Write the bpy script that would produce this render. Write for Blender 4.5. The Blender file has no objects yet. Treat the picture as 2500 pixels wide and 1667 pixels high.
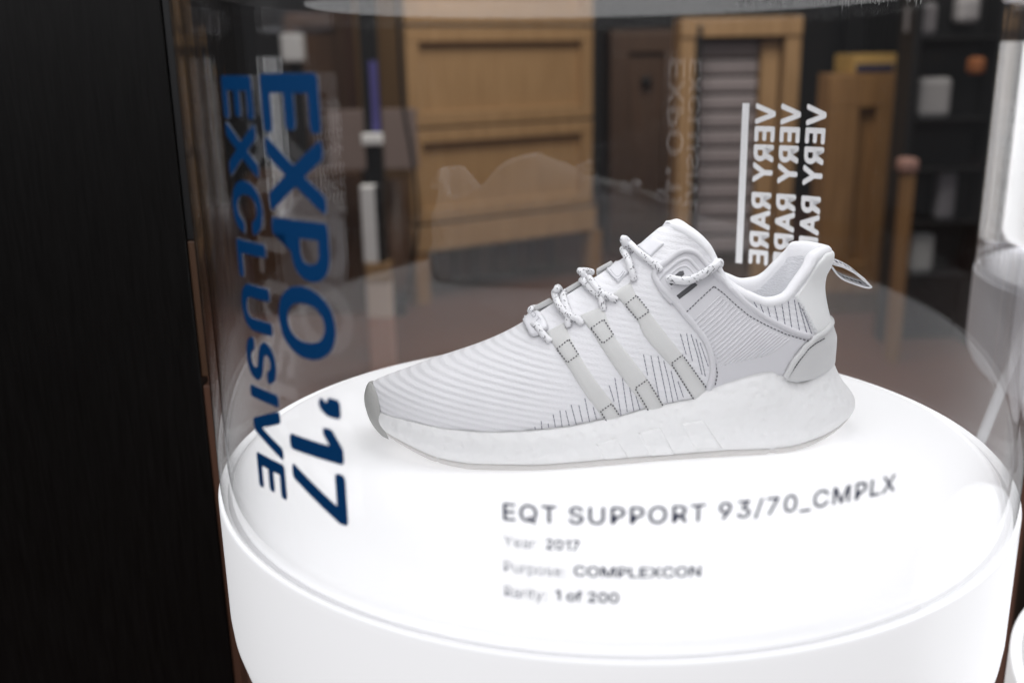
import bpy, bmesh, math, random
import numpy as np
from mathutils import Vector, Matrix
from mathutils.bvhtree import BVHTree
from mathutils.geometry import delaunay_2d_cdt
random.seed(7); rng = np.random.default_rng(7)
sc = bpy.context.scene
COL = sc.collection

# ------------------------------------------------------------------ camera
F = 2430.0; TH = .2771; RO = -.0185; EYE = .2327            # focal in px of a 2500 px wide frame, pitch, roll, eye above the plinth top
AXX, AXY = .05802, .58895                                   # axis of the display case
fw = np.array([0, math.cos(TH), -math.sin(TH)]); rt = np.array([1., 0, 0]); up0 = np.cross(rt, fw)
cr, sr = math.cos(RO), math.sin(RO)
RT = cr*rt + sr*up0; UP = -sr*rt + cr*up0
CAM = np.array([0, 0, EYE])
cd = bpy.data.cameras.new('camera'); cam = bpy.data.objects.new('camera', cd); COL.objects.link(cam)
M = Matrix(((RT[0], UP[0], -fw[0], 0), (RT[1], UP[1], -fw[1], 0), (RT[2], UP[2], -fw[2], EYE), (0, 0, 0, 1)))
cam.matrix_world = M
cd.sensor_width = 36; cd.lens = F/2500*36; cd.clip_start = .02; cd.clip_end = 60
cd.dof.use_dof = True; cd.dof.focus_distance = .615; cd.dof.aperture_fstop = 4.9
sc.camera = cam
# ------------------------------------------------------------------ world, lamps, exposure
w = bpy.data.worlds.new('World'); sc.world = w; w.use_nodes = True
w.node_tree.nodes['Background'].inputs[0].default_value = (.9, .92, 1, 1)
w.node_tree.nodes['Background'].inputs[1].default_value = .055
def area(name, loc, aim, size, power, color=(1, 1, 1), sy=None):
    l = bpy.data.lights.new(name, 'AREA'); l.energy = power; l.color = color; l.size = size
    if sy: l.shape = 'RECTANGLE'; l.size_y = sy
    o = bpy.data.objects.new(name, l); COL.objects.link(o); o.location = loc
    o.rotation_euler = (Vector(aim)-Vector(loc)).to_track_quat('-Z', 'Y').to_euler()
    return o
area('unseen_lamp', (.4, 2.9, 2.4), (.3, 4.8, -.1), 2.6, 88, (1, .95, .88), 1.2)  # shop ceiling light out of view, over the cabinets
area('unseen_lamp', (-1.25, -1.0, 1.35), (.0, .6, .05), 1.6, 20, (.97, .97, 1), 1.2)  # unseen fill from the left front, added for the letters and base wall
area('unseen_lamp', (1.75, .75, 1.3), (.1, .6, .05), 1.4, 22, (.97, .97, 1), 1.1)  # unseen fill from the right rear, added to brighten the heel
area('unseen_lamp', (.4, -1.5, 1.45), (.1, .6, .05), 1.6, 14, (.97, .97, 1), 1.2)
sc.view_settings.view_transform = 'Standard'; sc.view_settings.look = 'None'
sc.view_settings.exposure = 0; sc.view_settings.gamma = 1; sc.view_settings.use_curve_mapping = False
sc.cycles.use_denoising = True
sc.cycles.max_bounces = 10; sc.cycles.transparent_max_bounces = 24
sc.cycles.sample_clamp_indirect = 4

# ------------------------------------------------------------------ helpers
def ray(x, y):
    d = fw*F + RT*(x-1250) + UP*(833.5-y); return d/np.linalg.norm(d)
def at_y(x, y, Y):
    d = ray(x, y); return CAM + d*(Y-CAM[1])/d[1]
def at_z(x, y, z):
    d = ray(x, y); return CAM + d*(z-CAM[2])/d[2]
def at_d(x, y, t):
    return CAM + ray(x, y)*t

def new_mat(name):
    m = bpy.data.materials.new(name); m.use_nodes = True
    nt = m.node_tree; b = nt.nodes['Principled BSDF']
    return m, nt, b
def N(nt, t, **kw):
    n = nt.nodes.new(t)
    for k, v in kw.items(): setattr(n, k, v)
    return n
def plain(name, col, rough=.6, var=.06, scale=40, bump=0, bscale=300, spec=.5, emit=0, ecol=None, metallic=0, coat=0, bdist=.001, stretch=(1, 1, 1), sheen=0):
    m, nt, b = new_mat(name)
    tc = N(nt, 'ShaderNodeTexCoord'); mp = N(nt, 'ShaderNodeMapping'); mp.inputs['Scale'].default_value = stretch
    nt.links.new(tc.outputs['Object'], mp.inputs[0])
    no = N(nt, 'ShaderNodeTexNoise'); no.inputs['Scale'].default_value = scale; no.inputs['Detail'].default_value = 5
    nt.links.new(mp.outputs[0], no.inputs['Vector'])
    mx = N(nt, 'ShaderNodeMix', data_type='RGBA')
    mx.inputs[6].default_value = (*[c*(1-var) for c in col], 1); mx.inputs[7].default_value = (*[min(1, c*(1+var)) for c in col], 1)
    nt.links.new(no.outputs[0], mx.inputs[0]); nt.links.new(mx.outputs[2], b.inputs['Base Color'])
    b.inputs['Roughness'].default_value = rough; b.inputs['Specular IOR Level'].default_value = spec
    b.inputs['Metallic'].default_value = metallic; b.inputs['Coat Weight'].default_value = coat
    b.inputs['Sheen Weight'].default_value = sheen
    if emit:
        b.inputs['Emission Color'].default_value = (*(ecol or col), 1); b.inputs['Emission Strength'].default_value = emit
    if bump:
        n2 = N(nt, 'ShaderNodeTexNoise'); n2.inputs['Scale'].default_value = bscale; n2.inputs['Detail'].default_value = 3
        nt.links.new(mp.outputs[0], n2.inputs['Vector'])
        bp = N(nt, 'ShaderNodeBump'); bp.inputs['Strength'].default_value = bump; bp.inputs['Distance'].default_value = bdist
        nt.links.new(n2.outputs[0], bp.inputs['Height']); nt.links.new(bp.outputs[0], b.inputs['Normal'])
    return m
def wood(name, c1, c2, rough=.45, scale=6, axis='Z', coat=.1, spec=.5):
    m, nt, b = new_mat(name)
    tc = N(nt, 'ShaderNodeTexCoord'); mp = N(nt, 'ShaderNodeMapping')
    mp.inputs['Scale'].default_value = (12, 12, .7) if axis == 'Z' else (.7, 12, 12)
    nt.links.new(tc.outputs['Object'], mp.inputs[0])
    no = N(nt, 'ShaderNodeTexNoise'); no.inputs['Scale'].default_value = scale; no.inputs['Detail'].default_value = 8; no.inputs['Distortion'].default_value = .6
    nt.links.new(mp.outputs[0], no.inputs['Vector'])
    r = N(nt, 'ShaderNodeValToRGB'); r.color_ramp.elements[0].position = .3; r.color_ramp.elements[1].position = .7
    r.color_ramp.elements[0].color = (*c1, 1); r.color_ramp.elements[1].color = (*c2, 1)
    nt.links.new(no.outputs[0], r.inputs[0]); nt.links.new(r.outputs[0], b.inputs['Base Color'])
    b.inputs['Roughness'].default_value = rough; b.inputs['Coat Weight'].default_value = coat; b.inputs['Specular IOR Level'].default_value = spec
    bp = N(nt, 'ShaderNodeBump'); bp.inputs['Strength'].default_value = .15; bp.inputs['Distance'].default_value = .002
    nt.links.new(no.outputs[0], bp.inputs['Height']); nt.links.new(bp.outputs[0], b.inputs['Normal'])
    return m

def link(name, me, parent=None, mat=None, smooth=False):
    o = bpy.data.objects.new(name, me); COL.objects.link(o)
    if parent: o.parent = parent
    if mat: me.materials.append(mat)
    if smooth:
        me.polygons.foreach_set('use_smooth', [True]*len(me.polygons))
    return o
def mesh(name, v, f, parent=None, mat=None, smooth=False):
    me = bpy.data.meshes.new(name); me.from_pydata([tuple(map(float, p)) for p in v], [], [tuple(map(int, q)) for q in f]); me.update()
    return link(name, me, parent, mat, smooth)
def bm_obj(name, bm, parent=None, mat=None, smooth=False):
    bmesh.ops.recalc_face_normals(bm, faces=bm.faces)
    me = bpy.data.meshes.new(name); bm.to_mesh(me); bm.free()
    return link(name, me, parent, mat, smooth)
def tag(o, label, cat, group=None, kind=None):
    o['label'] = label; o['category'] = cat
    if group: o['group'] = group
    if kind: o['kind'] = kind
    return o
def empty(name, loc=(0, 0, 0), rz=0):
    o = bpy.data.objects.new(name, None); COL.objects.link(o); o.location = loc; o.rotation_euler = (0, 0, rz); o.empty_display_size = .05
    return o
def add_box(bm, c, s, rot=0, bev=0):
    """box centred on c, sides s"""
    g = bmesh.ops.create_cube(bm, size=1)
    vs = g['verts']
    bmesh.ops.scale(bm, vec=s, verts=vs)
    if bev:
        es = list({e for v in vs for e in v.link_edges})
        r = bmesh.ops.bevel(bm, geom=es, offset=bev, segments=2, affect='EDGES', profile=.5)
        vs = list({v for v in r['verts']} | {v for v in vs if v.is_valid})
    if rot: bmesh.ops.rotate(bm, cent=(0, 0, 0), matrix=Matrix.Rotation(rot, 3, 'Z'), verts=vs)
    bmesh.ops.translate(bm, vec=c, verts=vs)
def box(name, c, s, parent=None, mat=None, bev=.003, rot=0):
    bm = bmesh.new(); add_box(bm, c, s, rot, bev)
    return bm_obj(name, bm, parent, mat)
def lathe(name, prof, parent=None, mat=None, seg=160, closed=False):
    """profile of (r, z), r = 0 closes at the axis"""
    v, f = [], []
    rings = []
    for r, z in prof:
        if r < 1e-6:
            rings.append([len(v)]); v.append((0, 0, z))
        else:
            rings.append(list(range(len(v), len(v)+seg)))
            v += [(r*math.cos(2*math.pi*k/seg), r*math.sin(2*math.pi*k/seg), z) for k in range(seg)]
    pairs = list(zip(rings[:-1], rings[1:]))
    if closed: pairs.append((rings[-1], rings[0]))
    for a, b in pairs:
        for k in range(seg):
            k2 = (k+1) % seg
            if len(a) == 1 and len(b) == 1: continue
            if len(a) == 1: f.append((a[0], b[k2], b[k]))
            elif len(b) == 1: f.append((a[k], a[k2], b[0]))
            else: f.append((a[k], a[k2], b[k2], b[k]))
    bm = bmesh.new(); vs = [bm.verts.new(p) for p in v]
    for q in f: bm.faces.new([vs[i] for i in q])
    return bm_obj(name, bm, parent, mat, True)
def tube_data(pts, r, seg=10, caps=True):
    pts = np.asarray(pts, float); n = len(pts)
    T = np.gradient(pts, axis=0); T /= np.linalg.norm(T, axis=1)[:, None]+1e-12
    nrm = np.cross(T[0], [0, 0, 1.]);
    if np.linalg.norm(nrm) < 1e-3: nrm = np.cross(T[0], [1., 0, 0])
    nrm /= np.linalg.norm(nrm)
    v, f, frames = [], [], []
    rr = np.broadcast_to(np.asarray(r, float), (n,))
    for i in range(n):
        nrm = nrm - T[i]*(nrm@T[i]); nrm /= np.linalg.norm(nrm); b = np.cross(T[i], nrm)
        frames.append((pts[i], T[i], nrm.copy(), b))
        for k in range(seg):
            a = 2*math.pi*k/seg
            v.append(pts[i]+rr[i]*(math.cos(a)*nrm+math.sin(a)*b))
    for i in range(n-1):
        for k in range(seg):
            k2 = (k+1) % seg
            f.append((i*seg+k, i*seg+k2, (i+1)*seg+k2, (i+1)*seg+k))
    if caps:
        f.append(tuple(range(seg))[::-1]); f.append(tuple((n-1)*seg+k for k in range(seg)))
    return v, f, frames
def spline(pts, n):
    """Catmull-Rom through pts, n samples"""
    p = np.asarray(pts, float)
    if len(p) == 2:
        t = np.linspace(0, 1, n)[:, None]; return p[0]*(1-t)+p[1]*t
    q = np.vstack([2*p[0]-p[1], p, 2*p[-1]-p[-2]])
    d = np.r_[0, np.cumsum(np.linalg.norm(np.diff(p, axis=0), axis=1))]
    out = []
    for s in np.linspace(0, d[-1], n):
        i = min(max(np.searchsorted(d, s, 'right')-1, 0), len(p)-2)
        t = (s-d[i])/(d[i+1]-d[i]+1e-12)
        a, b, c, e = q[i], q[i+1], q[i+2], q[i+3]
        out.append(.5*((2*b)+(-a+c)*t+(2*a-5*b+4*c-e)*t*t+(-a+3*b-3*c+e)*t**3))
    return np.array(out)
def pchip(tab):
    x = np.array([a for a, _ in tab], float); y = np.array([b for _, b in tab], float)
    h = np.diff(x); d = np.diff(y)/h; m = np.zeros_like(y)
    for i in range(1, len(x)-1):
        if d[i-1]*d[i] > 0:
            w1 = 2*h[i]+h[i-1]; w2 = h[i]+2*h[i-1]; m[i] = (w1+w2)/(w1/d[i-1]+w2/d[i])
    m[0] = d[0]; m[-1] = d[-1]
    def fn(q):
        q = np.clip(np.asarray(q, float), x[0], x[-1]); i = np.clip(np.searchsorted(x, q, 'right')-1, 0, len(x)-2)
        t = (q-x[i])/h[i]
        return y[i]*(1+2*t)*(1-t)**2+h[i]*m[i]*t*(1-t)**2+y[i+1]*t*t*(3-2*t)+h[i]*m[i+1]*t*t*(t-1)
    return fn

# ------------------------------------------------------------------ room
M_floor = plain('red_brown_floor', (.110, .047, .032), .45, .25, 3, .2, 60)
M_wall = plain('dark_wall', (.02, .02, .022), .8, .2, 2)
M_wallg = plain('grey_wall', (.07, .07, .073), .8, .1, 2)
FZ = -.87
fl = mesh('floor', [(-6, -3, FZ), (7, -3, FZ), (7, 9, FZ), (-6, 9, FZ)], [(0, 1, 2, 3)], None, M_floor); fl['kind'] = 'structure'
wl = box('wall_back', (.5, 8.1, .8), (13, .2, 3.4), None, M_wall); wl['kind'] = 'structure'
wl = box('wall_left', (-3.6, 4.6, .8), (.2, 6.8, 3.4), None, M_wallg); wl['kind'] = 'structure'
#ROOMEND

# ------------------------------------------------------------------ display case
def slab_glass(name, tint=(1, 1, 1), k=1.0, base=.04, rough=0):
    """one face of a clear acrylic wall: passes light straight and mirrors by the Fresnel law"""
    m = bpy.data.materials.new(name); m.use_nodes = True; nt = m.node_tree; nt.nodes.clear()
    out = N(nt, 'ShaderNodeOutputMaterial'); mix = N(nt, 'ShaderNodeMixShader')
    tr = N(nt, 'ShaderNodeBsdfTransparent'); tr.inputs[0].default_value = (*tint, 1)
    gl = N(nt, 'ShaderNodeBsdfGlossy'); gl.inputs['Roughness'].default_value = rough; gl.inputs['Color'].default_value = (1, 1, 1, 1)
    ge = N(nt, 'ShaderNodeNewGeometry'); dot = N(nt, 'ShaderNodeVectorMath', operation='DOT_PRODUCT')
    nt.links.new(ge.outputs['Normal'], dot.inputs[0]); nt.links.new(ge.outputs['Incoming'], dot.inputs[1])
    ab = N(nt, 'ShaderNodeMath', operation='ABSOLUTE'); nt.links.new(dot.outputs['Value'], ab.inputs[0])
    om = N(nt, 'ShaderNodeMath', operation='SUBTRACT'); om.inputs[0].default_value = 1; nt.links.new(ab.outputs[0], om.inputs[1])
    pw = N(nt, 'ShaderNodeMath', operation='POWER'); pw.inputs[1].default_value = 5; nt.links.new(om.outputs[0], pw.inputs[0])
    ml = N(nt, 'ShaderNodeMath', operation='MULTIPLY_ADD'); ml.inputs[1].default_value = (1-base)*k; ml.inputs[2].default_value = base*k
    nt.links.new(pw.outputs[0], ml.inputs[0]); nt.links.new(ml.outputs[0], mix.inputs[0])
    nt.links.new(tr.outputs[0], mix.inputs[1]); nt.links.new(gl.outputs[0], mix.inputs[2]); nt.links.new(mix.outputs[0], out.inputs[0])
    return m
M_glass = slab_glass('clear_acrylic')
def lit_acrylic(name, e, col=(.93, .935, .95)):
    m = plain(name, (.80, .80, .81), .28, .01, 5, spec=.4, emit=e, ecol=col)
    return m
M_lit = lit_acrylic('lit_white_acrylic', .54)
M_disc = lit_acrylic('lit_white_disc', .40)
M_plinth = plain('black_plinth', (.012, .011, .010), .45, .2, 6)
M_navy = plain('navy_vinyl', (.001, .060, .20), .35, .03, 9)
M_whitev = plain('white_vinyl', (.97, .97, .98), .5, .02, 9)
M_ink = plain('dark_navy_vinyl', (.003, .016, .085), .4, .03, 9)
M_greyv = plain('slate_vinyl', (.16, .17, .24), .5, .02, 9)
R = .235; LIDZ = .2775
def base_profile():
    p = [(.2000, -.0092), (.2316, -.0092), (.2316, -.0064), (.2352, -.0064)]
    for a in range(0, 91, 15):
        t = math.radians(a); p.append((.2352+.0014*math.sin(t), -.0040-.0014*(1-math.cos(t))))
    p += [(.2366, -.010), (.2366, -.076)]
    for a in range(10, 91, 10):
        t = math.radians(a); p.append((.2366-.055*(1-math.cos(t)), -.076-.055*math.sin(t)))
    p += [(0, -.131)]
    return p
case = empty('display_case', (AXX, AXY, 0))
tag(case, 'tall clear acrylic cylinder on a glowing white base, holding the white sneaker', 'display case')
lathe('lit_base', base_profile(), case, M_lit, 220)
disc_prof = [(0, 0), (.12, 0), (.2215, 0)]+[(.2215+.0072*math.sin(math.radians(a)), -.0050+.0050*math.cos(math.radians(a))) for a in range(0, 91, 10)]+[(.2287, -.0090), (0, -.0090)]
lathe('seam_ring', [(.2289, -.0091), (.2289, -.0058), (.2314, -.0058), (.2314, -.0091)], case, plain('white_gasket', (.87, .87, .88), .5, .02, 20), 220)
lathe('lit_disc', disc_prof, case, M_disc, 220)
lathe('plinth', [(0, -.132), (.15, -.132), (.15, FZ+.02), (.16, FZ+.001), (0, FZ+.001)], case, M_plinth, 96)
# acrylic wall, 5 mm thick, standing in the groove of the base
def shell(name, faces, seg=256):
    v, f = [], []
    for (r0, z0), (r1, z1) in faces:                        # every face keeps its own rim, so its normals stay true
        i = len(v)
        for r, z in ((r0, z0), (r1, z1)):
            v += [(r*math.cos(2*math.pi*k/seg), r*math.sin(2*math.pi*k/seg), z) for k in range(seg)]
        f += [(i+k, i+(k+1) % seg, i+seg+(k+1) % seg, i+seg+k) for k in range(seg)]
    return mesh(name, v, f, case, M_glass, True)
g0, g1 = -.0060, LIDZ
shell('glass_cylinder', [((R, g0), (R, g1)), ((R, g1), (R-.005, g1)), ((R-.005, g1), (R-.005, g0)), ((R-.005, g0), (R, g0))])
lathe('lid', [(0, LIDZ+.0025), (.2285, LIDZ+.0025), (.2295, LIDZ+.003), (.236, LIDZ+.003), (.238, LIDZ+.006), (.238, LIDZ+.03), (.23, LIDZ+.034), (0, LIDZ+.034)], case, plain('white_lid', (.30, .30, .31), .5, .03, 10), 160)
lathe('lamp_panel', [(0, LIDZ-.001), (.165, LIDZ-.001), (.168, LIDZ+.0005), (.168, LIDZ+.0023), (0, LIDZ+.0023)], case, lit_acrylic('lit_lamp_panel', 2.05), 128)

# outlines of the sans-serif letters, in thousandths (capital height 509)
GLYPHS = {
 '/': (249, ['235,533|71,-76|14,-76|178,533']),
 '0': (453, ['227,-7|199,-5|174,1|151,11|130,24|111,41|95,62|80,86|69,113|60,144|53,178|49,214|48,254|49,294|53,330|60,364|69,395|81,422|95,447|112,467|130,484|151,498|174,508|200,514|227,516|254,514|279,508|302,498|323,484|342,467|358,447|372,422|384,395|393,364|400,330|404,294|405,254|404,214|400,178|393,144|384,113|373,86|359,62|342,41|323,24|302,11|279,1|254,-5', '227,50|245,51|261,56|276,63|290,74|303,87|313,103|323,122|330,144|336,168|340,194|343,223|344,254|343,285|340,314|336,341|330,365|323,387|313,405|303,422|290,435|276,446|261,453|245,458|227,460|209,458|192,453|177,446|163,435|151,422|140,405|131,387|123,365|117,341|113,314|110,285|109,254|110,223|113,194|117,168|123,144|131,122|140,103|151,87|163,74|177,63|192,56|209,51']),
 '1': (330, ['276,509|276,0|212,0|212,448|209,448|86,358|86,427|198,509']),
 '2': (453, ['64,0|64,47|234,229|248,243|261,257|272,270|282,282|291,294|299,305|305,316|311,327|315,337|318,348|320,360|320,371|319,385|317,397|313,408|308,419|301,428|293,436|283,443|273,449|262,454|250,457|237,459|224,460|209,459|196,457|184,453|172,447|162,441|153,433|145,424|139,413|134,402|130,390|128,376|127,362|66,362|67,384|71,405|77,424|86,442|98,459|111,473|126,486|143,496|162,505|182,511|203,514|225,516|247,514|268,511|288,505|306,497|323,486|337,474|350,461|361,445|370,428|376,411|380,392|381,372|380,358|378,345|375,331|371,318|365,304|357,290|347,275|336,259|322,241|306,223|288,202|267,180|153,60|153,57|389,57|389,0']),
 '3': (453, ['218,-7|195,-6|173,-3|152,2|133,10|114,19|98,30|83,43|70,57|60,74|52,91|46,111|44,132|109,132|111,119|115,107|120,97|126,87|134,78|144,71|154,64|165,59|178,55|191,52|204,50|219,50|234,51|248,53|262,56|275,61|287,67|297,74|307,83|315,93|321,104|325,116|328,130|329,145|328,158|326,172|322,184|316,196|308,207|299,217|288,226|275,234|260,240|242,244|223,247|201,248|157,248|157,299|288,448|288,452|70,452|70,509|372,509|372,461|211,278|211,289|239,290|264,288|287,284|308,276|327,265|344,253|359,239|371,222|381,205|387,186|392,166|393,145|392,123|387,103|380,84|370,66|358,50|344,36|327,23|309,12|288,4|266,-2|243,-6']),
 '7': (453, ['97,0|323,448|323,452|62,452|62,509|391,509|391,449|165,0']),
 '9': (453, ['226,516|249,514|271,510|291,503|310,494|328,482|343,468|356,452|368,434|377,414|384,393|388,371|389,347|388,328|385,309|380,290|373,270|363,248|350,224|334,197|315,168|200,0|130,0|301,248|307,248|303,240|299,234|294,227|287,221|281,215|273,210|265,206|257,202|248,199|238,196|228,195|218,195|195,196|175,199|155,206|137,214|121,225|106,237|94,252|83,269|74,287|68,307|65,329|64,352|65,375|69,397|75,417|85,436|96,454|110,469|125,483|143,494|162,504|182,510|203,514', '226,460|212,459|199,457|186,452|174,446|163,438|154,429|145,419|138,407|133,395|129,381|126,367|125,352|126,336|129,322|133,308|138,295|145,284|154,274|163,265|174,257|186,251|199,247|212,244|226,243|240,244|254,247|267,251|279,257|289,265|299,273|307,284|314,295|320,308|324,321|327,335|327,350|327,366|324,381|320,394|314,407|307,419|299,429|290,438|279,446|267,452|254,457|241,459']),
 ':': (188, ['95,-4|86,-4|78,-1|70,3|63,9|57,16|53,24|50,32|50,41|50,50|53,59|57,66|63,73|70,79|78,83|86,86|95,87|104,86|113,83|121,79|128,73|134,66|138,59|140,50|141,41|140,32|138,24|134,16|128,9|121,3|113,-1|104,-4', '95,271|86,272|78,274|70,278|63,284|57,291|53,299|50,307|50,316|50,325|53,334|57,342|63,349|70,354|78,359|86,361|95,362|104,361|113,359|121,354|128,349|134,342|138,334|140,325|141,316|140,307|138,299|134,291|128,284|121,278|113,274|104,272']),
 'A': (480, ['16,0|201,509|276,509|463,0|395,0|287,302|282,317|276,334|270,352|264,372|257,394|250,420|241,447|232,478|245,478|236,447|228,419|220,393|213,371|206,351|201,333|195,317|191,302|85,0', '110,142|110,199|370,199|370,142']),
 'C': (510, ['267,-7|235,-5|205,1|177,11|150,25|126,42|104,63|86,88|70,115|57,146|48,179|42,215|40,254|42,293|48,329|57,362|70,393|86,421|104,445|126,466|150,484|177,498|205,508|235,514|267,516|286,515|305,513|323,509|340,504|357,498|373,490|388,481|402,471|415,460|427,447|438,433|448,418|456,402|463,385|469,367|473,348|408,348|405,361|401,373|395,384|389,395|382,404|375,413|366,421|357,428|348,435|337,440|327,445|315,449|304,452|292,454|280,455|267,456|245,454|223,450|203,443|184,432|166,419|150,403|137,385|125,364|116,340|109,314|105,285|103,254|105,223|109,194|116,168|125,145|137,123|151,105|166,89|184,76|203,66|223,59|245,54|267,53|280,53|292,55|304,57|315,60|327,64|337,69|348,74|357,81|366,88|375,96|382,105|389,114|395,125|401,136|405,148|408,160|473,160|469,142|463,124|457,107|448,91|438,76|428,62|416,49|402,38|388,28|373,19|357,11|341,5|323,0|305,-4|286,-6']),
 'E': (419, ['60,0|60,509|372,509|372,452|125,452|125,286|355,286|355,229|125,229|125,57|375,57|375,0']),
 'I': (206, ['71,0|71,509|136,509|136,0']),
 'L': (393, ['60,0|60,509|125,509|125,57|361,57|361,0']),
 'M': (628, ['60,0|60,509|152,509|277,187|280,181|282,174|285,167|287,159|290,150|293,141|296,132|299,123|302,113|305,103|308,93|311,84|314,74|317,65|319,57|322,49|307,49|310,57|312,65|315,73|318,83|321,92|324,102|327,111|330,121|333,131|336,140|339,149|342,158|345,167|348,174|350,181|352,187|476,509|568,509|568,0|504,0|504,291|504,299|504,308|504,317|504,327|505,337|505,347|505,358|505,369|505,380|506,391|506,402|506,413|506,424|507,435|507,446|507,457|513,457|509,445|505,433|502,421|498,409|494,397|490,386|486,374|482,363|478,352|474,341|471,331|467,322|464,313|461,305|458,297|456,291|342,0|286,0|170,291|168,297|165,304|162,312|159,321|156,330|152,340|149,350|145,361|141,372|137,384|133,396|129,408|125,420|121,432|116,445|112,457|119,457|119,447|119,437|120,427|120,416|120,405|120,394|121,383|121,372|121,361|121,350|121,339|122,328|122,318|122,309|122,300|122,291|122,0']),
 'N': (523, ['60,0|60,509|136,509|343,183|347,176|352,169|357,160|363,151|369,141|375,130|381,119|388,107|394,94|401,82|407,68|414,55|405,54|403,68|402,81|401,95|401,108|400,121|400,134|399,146|399,157|399,168|399,178|399,187|399,195|399,509|463,509|463,0|387,0|202,290|196,300|190,310|184,320|177,331|171,342|164,354|156,367|148,381|139,396|130,413|119,432|108,452|119,454|120,435|121,417|122,400|122,384|123,368|123,354|124,340|124,328|125,317|125,307|125,298|125,291|125,0']),
 'O': (533, ['267,-7|235,-5|205,1|177,11|150,25|126,42|105,63|86,88|70,115|57,146|48,179|42,215|40,254|42,293|48,329|57,362|70,393|86,421|105,445|126,466|150,484|177,498|205,508|235,514|267,516|299,514|329,508|357,498|384,484|408,466|429,445|448,421|464,393|477,362|486,329|491,293|493,254|491,215|486,179|477,146|464,115|448,88|429,63|408,42|384,25|357,11|329,1|299,-5', '267,53|289,54|310,59|330,66|349,76|367,89|383,105|396,123|408,144|418,168|425,194|429,223|430,254|429,286|425,314|418,341|408,365|396,386|383,404|367,420|349,433|330,443|310,450|289,454|267,456|245,454|223,450|203,443|184,433|167,420|151,404|137,385|125,364|116,340|109,314|105,285|103,254|105,223|109,194|116,168|125,144|137,123|151,105|167,89|184,76|203,66|223,59|245,54']),
 'P': (445, ['60,0|60,509|235,509|263,507|289,503|312,497|332,487|350,476|366,462|379,447|390,430|398,411|404,391|407,370|409,348|407,325|404,304|398,284|390,265|379,248|366,233|350,219|332,207|312,198|289,191|263,187|235,186|109,186|109,242|233,242|252,243|269,246|284,250|297,256|308,264|318,272|327,282|333,294|338,306|342,319|344,333|344,348|344,362|342,376|338,389|333,402|326,413|318,423|308,431|297,439|284,444|268,449|251,451|232,452|125,452|125,0']),
 'Q': (533, ['245,159|313,159|369,85|384,65|468,-48|401,-48|346,27|331,46', '267,-7|235,-5|205,1|177,11|150,25|126,42|105,63|86,88|70,115|57,146|48,179|42,215|40,254|42,293|48,329|57,362|70,393|86,421|105,445|126,466|150,484|177,498|205,508|235,514|267,516|299,514|329,508|357,498|384,484|408,466|429,445|448,421|464,393|477,362|486,329|491,293|493,254|491,215|486,179|477,146|464,115|448,88|429,63|408,42|384,25|357,11|329,1|299,-5', '267,53|289,54|310,59|330,66|349,76|367,89|383,105|396,123|408,144|418,168|425,194|429,223|430,254|429,286|425,314|418,341|408,365|396,386|383,404|367,420|349,433|330,443|310,450|289,454|267,456|245,454|223,450|203,443|184,433|167,420|151,404|137,385|125,364|116,340|109,314|105,285|103,254|105,223|109,194|116,168|125,144|137,123|151,105|167,89|184,76|203,66|223,59|245,54']),
 'R': (449, ['60,0|60,509|236,509|264,507|290,504|313,497|333,489|351,478|367,465|380,450|390,433|399,415|405,395|408,374|409,352|408,330|405,309|399,290|390,271|380,255|367,240|351,228|333,217|312,209|289,203|264,199|236,198|96,198|96,255|234,255|252,256|269,258|284,262|298,267|309,273|319,281|327,290|334,300|339,312|342,324|344,338|345,352|344,367|342,380|339,393|334,405|327,415|319,425|309,433|298,440|284,445|269,449|252,451|233,452|125,452|125,0', '353,0|230,229|303,229|428,0']),
 'S': (447, ['224,-9|197,-8|172,-4|149,1|128,9|108,19|91,31|76,45|64,60|54,77|46,96|41,115|38,137|104,137|107,123|110,110|116,98|123,88|132,79|142,71|154,64|166,59|180,55|194,52|209,50|224,49|241,50|257,52|272,55|286,60|299,66|311,74|321,82|329,92|336,102|341,114|345,126|346,139|345,151|342,161|338,171|332,179|325,186|316,193|307,199|296,205|284,209|272,214|259,218|245,222|184,239|154,249|128,260|105,274|86,289|71,307|60,326|54,348|52,372|53,393|58,413|65,431|75,448|87,463|102,476|119,488|138,498|158,506|180,511|203,514|227,516|252,514|275,511|296,505|316,498|334,488|351,476|365,463|377,449|387,433|394,415|399,397|401,378|337,378|334,396|326,412|316,426|302,437|286,447|267,453|247,457|225,459|209,458|194,456|180,452|167,448|156,442|145,435|136,427|129,418|123,409|118,398|116,387|115,376|116,363|119,352|124,342|131,334|139,326|148,319|158,313|169,308|180,304|191,300|202,296|212,293|264,279|276,276|287,272|299,268|312,264|324,258|336,252|347,245|359,238|369,229|379,220|387,209|395,198|401,185|405,171|407,155|408,139|407,118|403,99|396,81|386,64|374,48|360,34|343,21|323,11|302,2|278,-4|252,-8']),
 'T': (449, ['32,452|32,509|417,509|417,452|257,452|257,0|193,0|193,452']),
 'U': (517, ['259,-8|230,-7|203,-2|177,5|154,15|133,28|114,43|98,60|85,80|74,101|66,124|62,148|60,173|60,509|124,509|124,178|125,160|128,144|133,128|141,113|150,99|160,87|173,77|187,68|203,61|220,56|239,53|259,52|279,53|298,56|315,61|331,68|345,77|357,87|368,99|377,113|384,128|389,144|392,160|393,178|393,509|457,509|457,173|456,148|451,124|443,101|433,80|419,60|403,43|384,28|363,15|340,5|315,-2|288,-7']),
 'V': (480, ['204,0|16,509|84,509|192,206|197,192|203,176|209,158|215,137|222,115|230,89|239,61|248,31|235,31|244,62|252,90|260,115|267,138|274,158|279,176|285,192|290,206|395,509|463,509|278,0']),
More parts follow.
